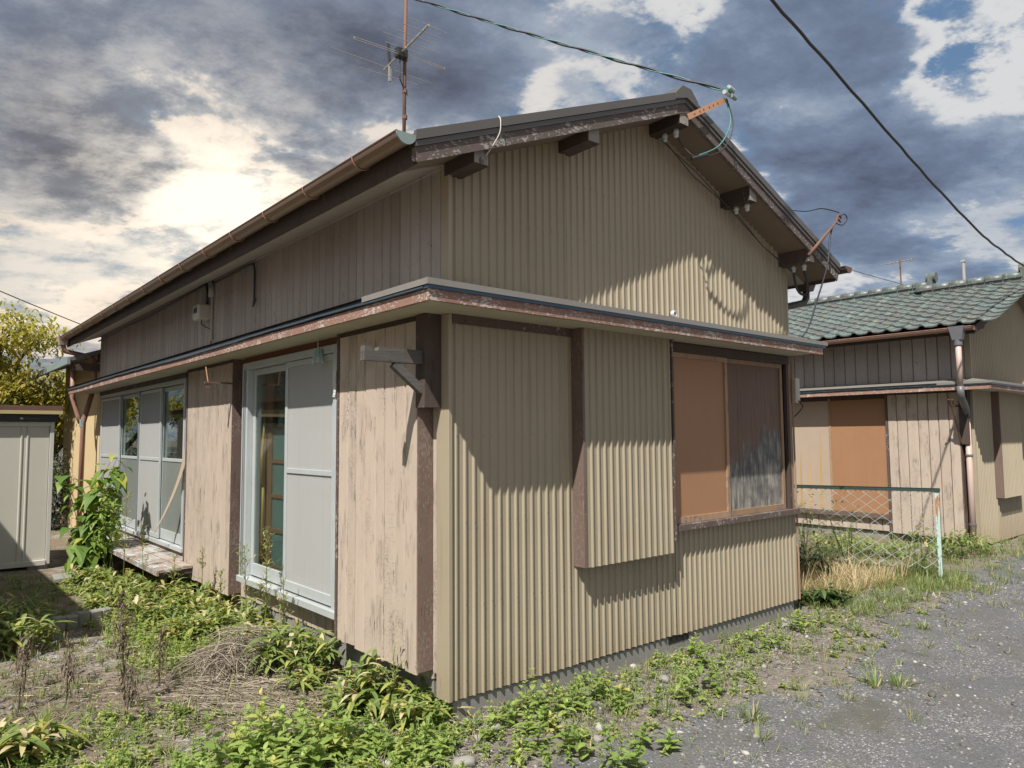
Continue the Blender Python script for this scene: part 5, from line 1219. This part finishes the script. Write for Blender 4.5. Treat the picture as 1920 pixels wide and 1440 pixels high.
sasa(-1.86, 1.00, .20, .20, 22, .30, 'bamboo grass clump with dead yellow leaves at the lower left corner', leafL=.18)
sasa(-1.62, 3.25, .30, .34, 34, .12, 'shaded bamboo grass clump in front of the kerb at the left edge', leafL=.17)
sasa(-1.55, 4.25, .32, .24, 30, .15, 'shaded bamboo grass clump behind the kerb', leafL=.17)
# --- broad-leaved weeds
weed(-.86, .16, .30, .27, 62, 'big bright green weed patch at the bottom centre of the yard', L=.075, pairs=5)
weed(-.55, .02, .17, .17, 26, 'smaller bright weed patch right of the big one', L=.055)
weed(-.33, -.24, .16, .17, 24, 'bright weed patch near the pale rock at the bottom', L=.05)
weed(-1.12, .30, .20, .15, 22, 'thin grassy weed patch left of the big bright one', L=.05)
weed(-.08, .02, .12, .20, 14, 'leafy weed leaning against the ribbed corner', L=.05)
weed(-.80, 2.75, .30, .16, 90, 'light green small-leaved weed carpet beside the dead stalk', L=.030, tint=(.45, .95))
weed(-.95, 2.1, .25, .14, 60, 'light green small-leaved weed carpet before the straw heap', L=.028, tint=(.4, .95))
weed(-.50, 2.25, .20, .14, 45, 'small-leaved weed carpet under the door threshold', L=.030, tint=(.4, .9))
gl = [(.16, -.40, .13, .18, 20, 'bright weed nearest the corner along the gable footing'), (.40, -.30, .14, .20, 20, 'bright weed second from the corner along the gable footing'), (.22, -.72, .10, .17, 10, 'broad-leaved weed rooted at the near edge of the asphalt'), (.70, -.42, .12, .16, 14, 'weed growing before the gable shutter box, nearer the corner'), (.92, -.36, .10, .20, 12, 'upright weed before the gable shutter box, further right'), (1.22, -.62, .09, .20, 7, 'reddish-stemmed weed standing at the asphalt edge'), (1.45, -.62, .08, .18, 7, 'second reddish-stemmed weed at the asphalt edge'), (.55, -.98, .08, .14, 5, 'lone broad-leaved seedling on the asphalt at the bottom'), (.30, -.95, .08, .15, 5, 'left of two seedlings on the asphalt at the bottom'), (1.9, -.28, .12, .14, 14, 'weed clump below the boarded gable window'), (2.6, -.30, .14, .15, 16, 'weed clump near the right end of the gable footing'), (3.3, -.32, .12, .16, 12, 'weed clump at the right corner of the gable')]
for x, y, r, h, n, lab in gl: weed(x, y, r*1.5, h*1.15, max(4, int(n*.55)), lab, L=.058, pairs=5, group='weeds along the gable footing')
# spindly seeding stalks against the door
def seed_stalk(x, y, h, n, label):
    lv = Leaves(); st = Leaves(); z = float(gz(x, y)); top = Vector((U(-.04, .04), U(-.04, .04), h)); P0 = np.array([[x, y, z]])
    ss = np.linspace(0, 1, 6); P = P0[:, None]+np.array(top)[None, None]*ss[None, :, None]; st.strips(P, .009, [.72])
    s = U(.35, 1, n); b = P0+np.array(top)[None]*s[:, None]; d = dirs(n, 20, 70); Lb = .10*U(.5, 1.3, n)*(1.15-s*.6); br = b[:, None]+d[:, None]*(Lb[:, None]*np.linspace(0, 1, 3))[..., None]
    st.strips(br, .0045, U(.7, .85, n)); e2 = b+d*Lb[:, None]
    for k in range(4): lv.blades(e2-d*(Lb*.25*k)[:, None], dirs(n, -10, 70), .042*U(.6, 1.3, n), .012, .2, U(.6, .95, n), 2, 'lance')
    o = (x, y, z); e = empty('seeding_stalk', o, label, 'plant'); tag(lv.obj('foliage', 'leaf_grass', e, o), kind='stuff'); tag(st.obj('stems', 'leaf_grass', e, o), kind='stuff')
seed_stalk(-.20, 2.05, .86, 36, 'tallest straw-coloured seeding stalk before the sliding door'); seed_stalk(-.24, 2.30, .72, 28, 'shorter seeding stalk left of the tallest before the sliding door'); seed_stalk(-.18, 1.78, .55, 18, 'seeding stalk before the screen leaf of the door')
seed_stalk(-.24, 3.35, .62, 14, 'thin seeding stalk before the second shutter box'); seed_stalk(-.50, 5.0, .95, 18, 'dry branching stalk rising before the verandah step'); seed_stalk(-.46, 4.35, .72, 12, 'thin dry stalk at the near end of the verandah step')
seed_stalk(-.30, 2.75, .50, 18, 'seeding stalk at the left end of the door sill'); seed_stalk(-.36, 3.75, .48, 16, 'seeding stalk before the left foot of the second shutter box')
seed_stalk(-.16, .30, .34, 10, 'small seeding stalk beside the corner box foot')
# dead brown weed skeletons
def dead(x, y, h, n, label, spread=.09):
    lv = Leaves(); st = Leaves(); z = float(gz(x, y)); P0 = np.array([[x, y, z]]); top = np.array([U(-.05, .05), U(-.05, .05), h]); ss = np.linspace(0, 1, 6)
    st.strips(P0[:, None]+top[None, None]*ss[None, :, None], .011, [.35]); m_ = n//5; s0 = U(.15, .95, m_); b0 = P0+top*s0[:, None]; d0 = dirs(m_, 10, 70); Ls = spread*U(.5, 2.0, m_)*(1.2-s0*.6)
    br = b0[:, None]+d0[:, None]*(Ls[:, None]*np.linspace(0, 1, 4))[..., None]; br[:, :, 2] -= (np.linspace(0, 1, 4)**2)[None]*Ls[:, None]*.35; st.strips(br, .005, U(.1, .5, m_))
    for k in range(10):
        s1 = U(.2, 1, m_); p = b0+d0*(Ls*s1)[:, None]; p[:, 2] -= s1**2*Ls*.35; lv.blades(p, dirs(m_, -80, 40), U(.015, .040, m_), U(.005, .010, m_), U(.2, .9, m_), U(0, 1, m_), 2, 'lance', .5)
    k2 = int(n*1.3); s2 = np.clip(U(.30, 1.05, k2), 0, 1); p = P0+top*s2[:, None]+rng.normal(0, .016, (k2, 3))*(.6+s2[:, None]); lv.blades(p, dirs(k2, -85, 10), U(.02, .045, k2), U(.004, .009, k2), U(.3, .9, k2), U(0, .9, k2), 2, 'lance', .5)
    o = (x, y, z); e = empty('dead_weed', o, label, 'plant'); tag(lv.obj('foliage', 'dead_weed', e, o), kind='stuff'); tag(st.obj('stems', 'dead_weed', e, o), kind='stuff')
dead(-1.27, 1.42, .66, 130, 'tall withered brown weed standing in the yard, the largest'); dead(-1.02, 1.70, .36, 60, 'withered brown weed right of the tallest one', .06); dead(-1.34, 1.12, .34, 50, 'short withered weed in front of the tallest one', .06)
dead(-1.75, 1.75, .34, 45, 'withered curled weed at the left edge, nearer one', .06); dead(-1.68, 2.12, .36, 40, 'withered weed spike at the left edge', .05); dead(-1.52, 1.72, .28, 40, 'withered weed between left edge and the tallest one', .06); dead(-1.42, 2.05, .3, 30, 'faint withered weed before the gravel patch', .05)
# straw
scatter_straw(-.50, 1.68, .30, .30, 420, .42, 'heap of grey dry straw below the sliding door', 'straw_heap', heap=.20)
scatter_straw(-.62, 1.15, .48, .42, 1300, .26, 'flattened bed of dry straw in the middle of the yard', 'straw_bed', az=2.2)
scatter_straw(-1.15, 1.2, .9, 1.6, 1500, .13, 'thin scatter of dry stems over the yard gravel', 'straw_litter')
scatter_straw(-.3, .3, .9, .9, 1100, .10, 'thin scatter of dry stems near the corner of the house', 'straw_litter')
scatter_straw(1.8, -.45, 2.6, .42, 900, .08, 'dry stem litter along the gable footing', 'straw_litter', th=.003)
# --- low green cover, one mass each
def cover(name, label, spots, L, mat='leaf_weed', tint=(.1, .9)):
    lv, st = Leaves(), Leaves()
    for x, y, r, h, n in spots: weed(x, y, r, h, n, None, L=L*U(.6, 1.3), pairs=4, tint=tint, mesh_only=(lv, st))
    lv.V += st.V; lv.F += [f+lv.n for f in st.F]; lv.T += st.T
    tag(lv.obj(name, mat), label, 'weeds', kind='stuff')
sp_ = []
while len(sp_) < 680:
    x, y = U(-2.1, -.1), U(-.7, 1.3)
    if math.sin(3.1*x+1)*math.sin(2.7*y+.5)+U(-.6, .6) > -.05 and not (x > -.3 and y < -.35) and (x+.6)**2/.25+(y-1.2)**2/.16 > .8: sp_.append((x, y, .05, U(.04, .11), int(U(1, 4))))
cover('yard_weeds', 'low mixed weeds covering the near yard', sp_, .032)
sp_ = []
while len(sp_) < 420:
    x, y = U(-1.2, -.05), U(1.9, 5.6)
    if x > -.95+.12*math.sin(3*y): sp_.append((x, y, .07, U(.06, .16)*(1.9 if U() < .2 else 1), int(U(2, 5))))
cover('wall_weeds', 'low light green weeds among the bamboo grass', sp_, .032, tint=(.4, 1.0))
sp_ = []
while len(sp_) < 230:
    x = abs(rng.normal(0, 2.2))-.15; y = -.06-abs(rng.normal(0, .42))
    if x < 4.5: sp_.append((x, y, .05, U(.04, .13), int(U(1, 4))))
cover('footing_weeds', 'small weeds rooted in the gravel along the gable', sp_, .032)
# --- grass, one mass each
g1 = Leaves()
for _ in range(1250):                       # yard on the left
    x = U(-2.2, -.15); y = U(-.6, 6.4)
    if y < -.3 and x > -.3: continue
    tuft(g1, x, y, .05, U(.06, .17), 12, .3, .0055)
for _ in range(60): tuft(g1, U(-2.0, -1.1), U(3.7, 6.6), .09, U(.10, .20), 16, .15)
for _ in range(70): tuft(g1, U(-1.9, -.3), U(-.35, .9), .06, U(.08, .2), 10, .2)
tag(g1.obj('yard_grass', 'leaf_grass'), 'thin wild grass scattered over the yard', 'grass', kind='stuff')
g2 = Leaves()
for _ in range(900): x = U(-.3, 6.2); tuft(g2, x, -.05-abs(rng.normal(0, .58))+.07*max(0, x-3), .06, U(.04, .13), 11, .3)
for _ in range(110): x = U(.4, 7.0); tuft(g2, x, U(-1.7, -.55)+.08*max(0, x-3), .05, U(.03, .09), 9, .4)
tag(g2.obj('footing_grass', 'leaf_grass'), 'sparse grass and seedlings along the gable footing', 'grass', kind='stuff')
g3 = Leaves()
for _ in range(300): tuft(g3, U(3.9, 6.6), U(-.60, .9), .10, U(.12, .30), 18, .12)
for _ in range(300): tuft(g3, U(5.6, 10.5), U(-.9, .2), .10, U(.08, .22), 16, .25)
for _ in range(160): tuft(g3, U(6.2, 8.8), U(.0, 3.0), .12, U(.15, .45), 14, .25)
for _ in range(60): s_ = U(0, 1); tuft(g3, 6.24-.64*s_+U(-.12, .2), -.28+1.83*s_, .09, U(.3, .6), 10, .35)
tag(g3.obj('fence_grass', 'leaf_grass'), 'green grass growing round the chain-link fence', 'grass', kind='stuff')
g4 = Leaves()
for _ in range(120): tuft(g4, U(4.3, 5.9), U(-.05, .95), .16, U(.22, .50), 26, 1.0, .006)
o = tag(g4.obj('dry_grass', 'dry_grass'), 'tan dead grass matted at the foot of the fence', 'grass', kind='stuff')
for x, y, h, n, lab in ((1.27, -1.05, .17, 26, 'pale green grass tuft alone on the asphalt'), (2.39, -1.38, .16, 24, 'dry-tipped grass tuft beside the muddy patch'), (2.28, -1.28, .20, 14, 'leafy tuft just left of the dry-tipped one'), (3.46, -.62, .13, 20, 'grass tuft on the asphalt before the right corner'), (3.9, -.95, .12, 18, 'right-hand grass tuft on the asphalt'), (1.05, -1.22, .14, 10, 'thin straw-coloured tuft at the lower asphalt'), (3.0, -.85, .10, 14, 'small tuft between the asphalt and the footing weeds'), (1.95, -.98, .07, 12, 'tiny flat tuft in the middle of the asphalt')):
    l = Leaves(); tuft(l, x, y, .09, h, n*2, .25, .008); tag(l.obj('grass_tuft', 'leaf_grass', None), lab, 'grass tuft', 'tufts on the asphalt')
# vines and bushes at the fence
def bush(name, cx, cy, z0, rx, ry, rz, n, L, mat, label, stems=10, holes=.0):
    o = (cx, cy, float(gz(cx, cy))); e = empty(name, o, label, 'plant'); lv = Leaves(); st = Leaves()
    k = int(n); c = rng.normal(0, 1, (14, 3)); c /= np.linalg.norm(c, axis=1, keepdims=True); c *= U(.3, .95, (14, 1))
    idx = rng.integers(0, 14, k); p = c[idx]*np.array([rx, ry, rz])+rng.normal(0, 1, (k, 3))*np.array([rx, ry, rz])*.24+np.array([cx, cy, z0+rz]); p[:, 2] = np.maximum(p[:, 2], o[2]+.03)
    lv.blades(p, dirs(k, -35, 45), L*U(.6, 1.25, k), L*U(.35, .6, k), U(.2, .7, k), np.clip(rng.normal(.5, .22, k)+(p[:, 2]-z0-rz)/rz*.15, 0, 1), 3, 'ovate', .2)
    b0 = np.tile([[cx, cy, o[2]]], (stems, 1))+rng.normal(0, .03, (stems, 3))*[1, 1, 0]; tp = c[rng.integers(0, 14, stems)]*np.array([rx, ry, rz])+np.array([cx, cy, z0+rz]); ss = np.linspace(0, 1, 5)
    st.strips(b0[:, None]+(tp-b0)[:, None]*ss[None, :, None], .008, U(.1, .4, stems)); tag(lv.obj('foliage', mat, e, o), kind='stuff'); tag(st.obj('stems', mat, e, o), kind='stuff'); return e
bush('vine', 6.02, .62, .05, .10, .30, .40, 80, .05, 'leaf_grass', 'thin leafy vine climbing the middle of the chain-link mesh')
bush('vine', 6.20, -.08, .03, .10, .18, .34, 70, .065, 'leaf_grass', 'leafy vine climbing beside the fence end post')
bush('vine', 5.9, 1.05, .25, .08, .2, .36, 60, .05, 'leaf_grass', 'trailing vine reaching over the fence top rail')
bush('weed_bush', 7.3, .9, .0, .7, .8, .13, 600, .07, 'leaf_grass', 'low green bushes behind the chain-link fence'); bush('weed_bush', 7.9, .05, .0, .55, .35, .18, 500, .06, 'leaf_grass', 'low weeds at the foot of the twin house down-pipe')
bush('weed_bush', 5.15, .62, .0, .30, .28, .22, 420, .06, 'leaf_dark', 'dark shaded bush behind the right corner of the gable'); bush('fern', 4.15, -.02, .0, .22, .16, .09, 260, .08, 'leaf_dark', 'small dark fern at the right corner of the gable')
# big-leaved shrub beside the shed
def shrub():
    cx, cy = -.66, 6.05; o = (cx, cy, 0); e = empty('leafy_shrub', o, 'large-leaved green shrub between the shed and the window', 'shrub'); lv = Leaves(); st = Leaves()
    tips = []
    for k in range(19):
        a = U(0, 2*np.pi); rr_ = U(.08, .40); h = U(.5, 1.32)
        if k < 5: a = -.3+U(-.5, .5); rr_ = U(.25, .52); h = U(1.1, 1.38)
        tip = np.array([cx+rr_*math.cos(a), cy+rr_*math.sin(a), h]); b0 = np.array([cx+U(-.06, .06), cy+U(-.06, .06), 0])
        ss = np.linspace(0, 1, 7)[:, None]; P = b0+(tip-b0)*ss; P[:, 2] += .10*np.sin(np.pi*ss[:, 0]); P[:, :2] = b0[:2]+(tip-b0)[:2]*ss**1.6; st.strips(P[None], .010, [.2])
        n = 17; s = U(.15, 1.0, n); i = np.clip((s*6).astype(int), 0, 5); f_ = (s*6-i)[:, None]; p = P[i]*(1-f_)+P[i+1]*f_
        d = dirs(n, -35, 25); L_ = .150*U(.6, 1.2, n)*np.where(s > .9, .7, 1); pet = p+d*(.05*U(.6, 1.4, n))[:, None]
        lv.blades(pet, d, L_, L_*U(.75, .98, n), U(.5, 1.1, n), np.where(U(0, 1, n) < .07, .98, U(.3, .95, n)), 4, 'heart', .18)
    tag(lv.obj('foliage', 'leaf_shrub', e, o), kind='stuff'); tag(st.obj('stems', 'bark', e, o), kind='stuff')
shrub()
bush('weed_bush', -.50, 5.75, .25, .14, .18, .35, 380, .055, 'leaf_weed', 'narrow-leaved light green weed beside the large-leaved shrub')
# persimmon tree and hedge behind
def tree(cx, cy, h, label, crown, n, mat, L=.10, fruit=0, name='persimmon_tree'):
    o = (cx, cy, 0); e = empty(name, o, label, 'tree'); tb = MB(); trk = [(0, 0, -.1), (.05, .02, h*.18), (-.03, .05, h*.34), (.04, 0, h*.5)]; tb.tube(trk, [.13, .11, .095, .07], 10)
    limbs = []; rr_ = random.Random(int(cx*7+cy))
    for k in range(13):
        z0 = h*rr_.uniform(.13, .55); a = rr_.uniform(0, 6.28); R = crown*rr_.uniform(.5, .95); p0 = Vector((0, 0, z0)); p2 = Vector((math.cos(a)*R, math.sin(a)*R, z0+h*rr_.uniform(.15, .48))); p1 = p0.lerp(p2, .5)+Vector((0, 0, .12*h))*rr_.uniform(.1, .8)
        pts = [p0, p0.lerp(p1, .6), p1, p1.lerp(p2, .5), p2]; tb.tube(pts, [.055, .045, .032, .022, .010], 6)
        for j in range(3):
            q0 = pts[2+j % 2].lerp(pts[4], rr_.uniform(0, .6)); q1 = q0+Vector((rr_.uniform(-.5, .5), rr_.uniform(-.5, .5), rr_.uniform(-.05, .55)))*crown*.55; tb.tube([q0, q0.lerp(q1, .5)+Vector((0, 0, .05)), q1], [.018, .012, .006], 5); limbs += [(q0, q1)]
        limbs.append((p1, p2))
    tb.obj('trunk', 'bark', e, smooth=True)
    lv = Leaves(); per = n//len(limbs)
    for a, c in limbs:
        for cl in range(3):
            ctr = np.array(a.lerp(c, rr_.uniform(.35, 1.08))); k = per//3; p = ctr+rng.normal(0, 1, (k, 3))*np.array([.26, .26, .17])*crown*.42
            lv.blades(p, dirs(k, -50, 30), L*U(.6, 1.2, k), L*U(.42, .6, k), U(.2, .8, k), np.clip(rng.normal(.45+rr_.uniform(-.18, .22), .18, k), 0, 1), 2, 'ovate', .2)
    tag(lv.obj('crown', mat, e), kind='stuff')
    me = None
    for k in range(fruit):
        if me is None: me = MB().lathe([(.004, -.033), (.028, -.022), (.038, 0), (.030, .022), (.006, .030)], 10).mesh('fruit', 'fruit', True)
        a, c = rr_.choice(limbs); f_ = link('fruit', me, e, a.lerp(c, rr_.uniform(.3, 1))+Vector((rr_.uniform(-.15, .15), rr_.uniform(-.15, .15), -.05)))
    return e
tree(-.95, 12.6, 4.0, 'yellow-green persimmon tree with orange fruit behind the shed', 1.7, 11500, 'leaf_tree', .095, 9)
tree(.1, 14.6, 3.0, 'darker green tree behind the rear wing down-pipe', 1.1, 6000, 'leaf_tree', .10, 0, 'green_tree')
bush('hedge_bush', -.18, 11.6, .0, .45, .5, .75, 3200, .06, 'leaf_dark', 'dark rounded hedge bush behind the down-pipe'); bush('hedge_bush', -1.6, 14.0, .0, 1.2, .6, .8, 3000, .08, 'leaf_dark', 'dark hedge far behind the storage shed')
# --- stones
ico = np.array([(0, 0, 1), (.894, 0, .447), (.276, .851, .447), (-.724, .526, .447), (-.724, -.526, .447), (.276, -.851, .447), (.724, .526, -.447), (-.276, .851, -.447), (-.894, 0, -.447), (-.276, -.851, -.447), (.724, -.526, -.447), (0, 0, -1)])
icf = np.array([(0, 1, 2), (0, 2, 3), (0, 3, 4), (0, 4, 5), (0, 5, 1), (1, 6, 2), (2, 7, 3), (3, 8, 4), (4, 9, 5), (5, 10, 1), (6, 7, 2), (7, 8, 3), (8, 9, 4), (9, 10, 5), (10, 6, 1), (11, 7, 6), (11, 8, 7), (11, 9, 8), (11, 10, 9), (11, 6, 10)])
m, t, b = new_mat('stone'); a = t.add('ShaderNodeAttribute', attribute_name='tint').outputs['Fac']; p = t.pos(); nn = t.noise(p, 60, 5, .6)
col = t.ramp(a, [(0, (.07, .07, .07)), (.5, (.16, .155, .15)), (.85, (.29, .28, .265)), (1, (.50, .49, .46))]); col = t.mix(t.math('MULTIPLY', nn, .5), col, (.16, .145, .125)); set_(t, b, col, .9, normal=t.bump(nn, .4, .003), spec=.2)
def stones(name, x, y, size, label, lift=.25):
    n = len(x); V = ico[None]*(1+U(-.42, .42, (n, 12, 1)))*np.stack([U(.7, 1.3, n), U(.7, 1.3, n), U(.45, .85, n)], 1)[:, None]; a = U(0, 6.28, n); c, s = np.cos(a)[:, None], np.sin(a)[:, None]
    X = V[..., 0]*c-V[..., 1]*s; Y = V[..., 0]*s+V[..., 1]*c; V = np.stack([X, Y, V[..., 2]], -1)*size[:, None, None]+np.stack([x, y, gz(x, y)+size*lift], 1)[:, None]
    F = (icf[None]+(np.arange(n)*12)[:, None, None]).reshape(-1, 3); return tag(np_mesh(name, V.reshape(-1, 3), F, 'stone', np.repeat(U(0, 1, n)**1.3, 12)), label, 'gravel', kind='stuff')
n = 6500; x = U(-2.2, .0, n); y = U(-.8, 4.5, n); stones('yard_gravel', x, y, np.exp(rng.normal(math.log(.0062), .45, n)), 'crushed grey stone scattered over the yard')
n = 9000; x = U(-.5, 5.4, n); y = -.03-np.abs(rng.normal(0, .48, n))+.06*np.clip(x-3, 0, 3); stones('footing_gravel', x, y, np.exp(rng.normal(math.log(.0062), .5, n)), 'crushed stone along the gable footing')
n = 26000; x = U(-.2, 7.5, n); y = U(-3.0, -.4, n); k = road_mask(x, y) & (U(0, 1, n) < np.clip(.12+.9*(np.sin(1.7*x+2.1*y)+np.sin(3.9*x-2.7*y+1)+.6*np.sin(8*x+7*y)+1.1)/3.2, .04, 1)); x, y = x[k], y[k]; stones('asphalt_chippings', x, y, np.exp(rng.normal(math.log(.0056), .45, len(x))), 'loose pale chippings lying on the asphalt', .55)
for k, (x, y, s, lab) in enumerate(((-.24, -.46, .055, 'largest pale rock at the bottom centre edge'), (-.02, -.30, .035, 'beige rock leaning at the ribbed corner footing'), (.10, -.24, .042, 'grey rock beside the beige one at the corner footing'), (.52, -.62, .034, 'white rock among the weeds before the gable'), (.42, -.70, .030, 'rough white rock nearest the asphalt weeds'), (1.42, -.34, .045, 'white rock below the gable shutter box'), (1.52, -.42, .032, 'small white rock right of the one below the gable shutter box'), (1.05, -.45, .03, 'white pebble by the shaded footing'), (-.72, .62, .024, 'white pebble on the straw bed edge'), (-1.02, .72, .02, 'pale pebble in the middle of the yard'), (-.20, .78, .06, 'light stone half under the bamboo grass clump'), (2.55, -.45, .03, 'pale stone near the right footing'))):
    V = ico*(1+U(-.25, .25, (12, 1)))*np.array([1.2, .95, .75])*s; o = np_mesh('rock', V, icf, 'stone', np.full(12, .75+.25*U())); o.location = (x, y, float(gz(x, y))+s*.3); o.rotation_euler = (0, 0, U(0, 6)); tag(o, lab, 'rock', 'loose rocks in the yard')
    import bmesh as _b
    bm = _b.new(); bm.from_mesh(o.data); _b.ops.subdivide_edges(bm, edges=bm.edges[:], cuts=1, use_grid_fill=True, fractal=.6, seed=k); bm.to_mesh(o.data); bm.free()
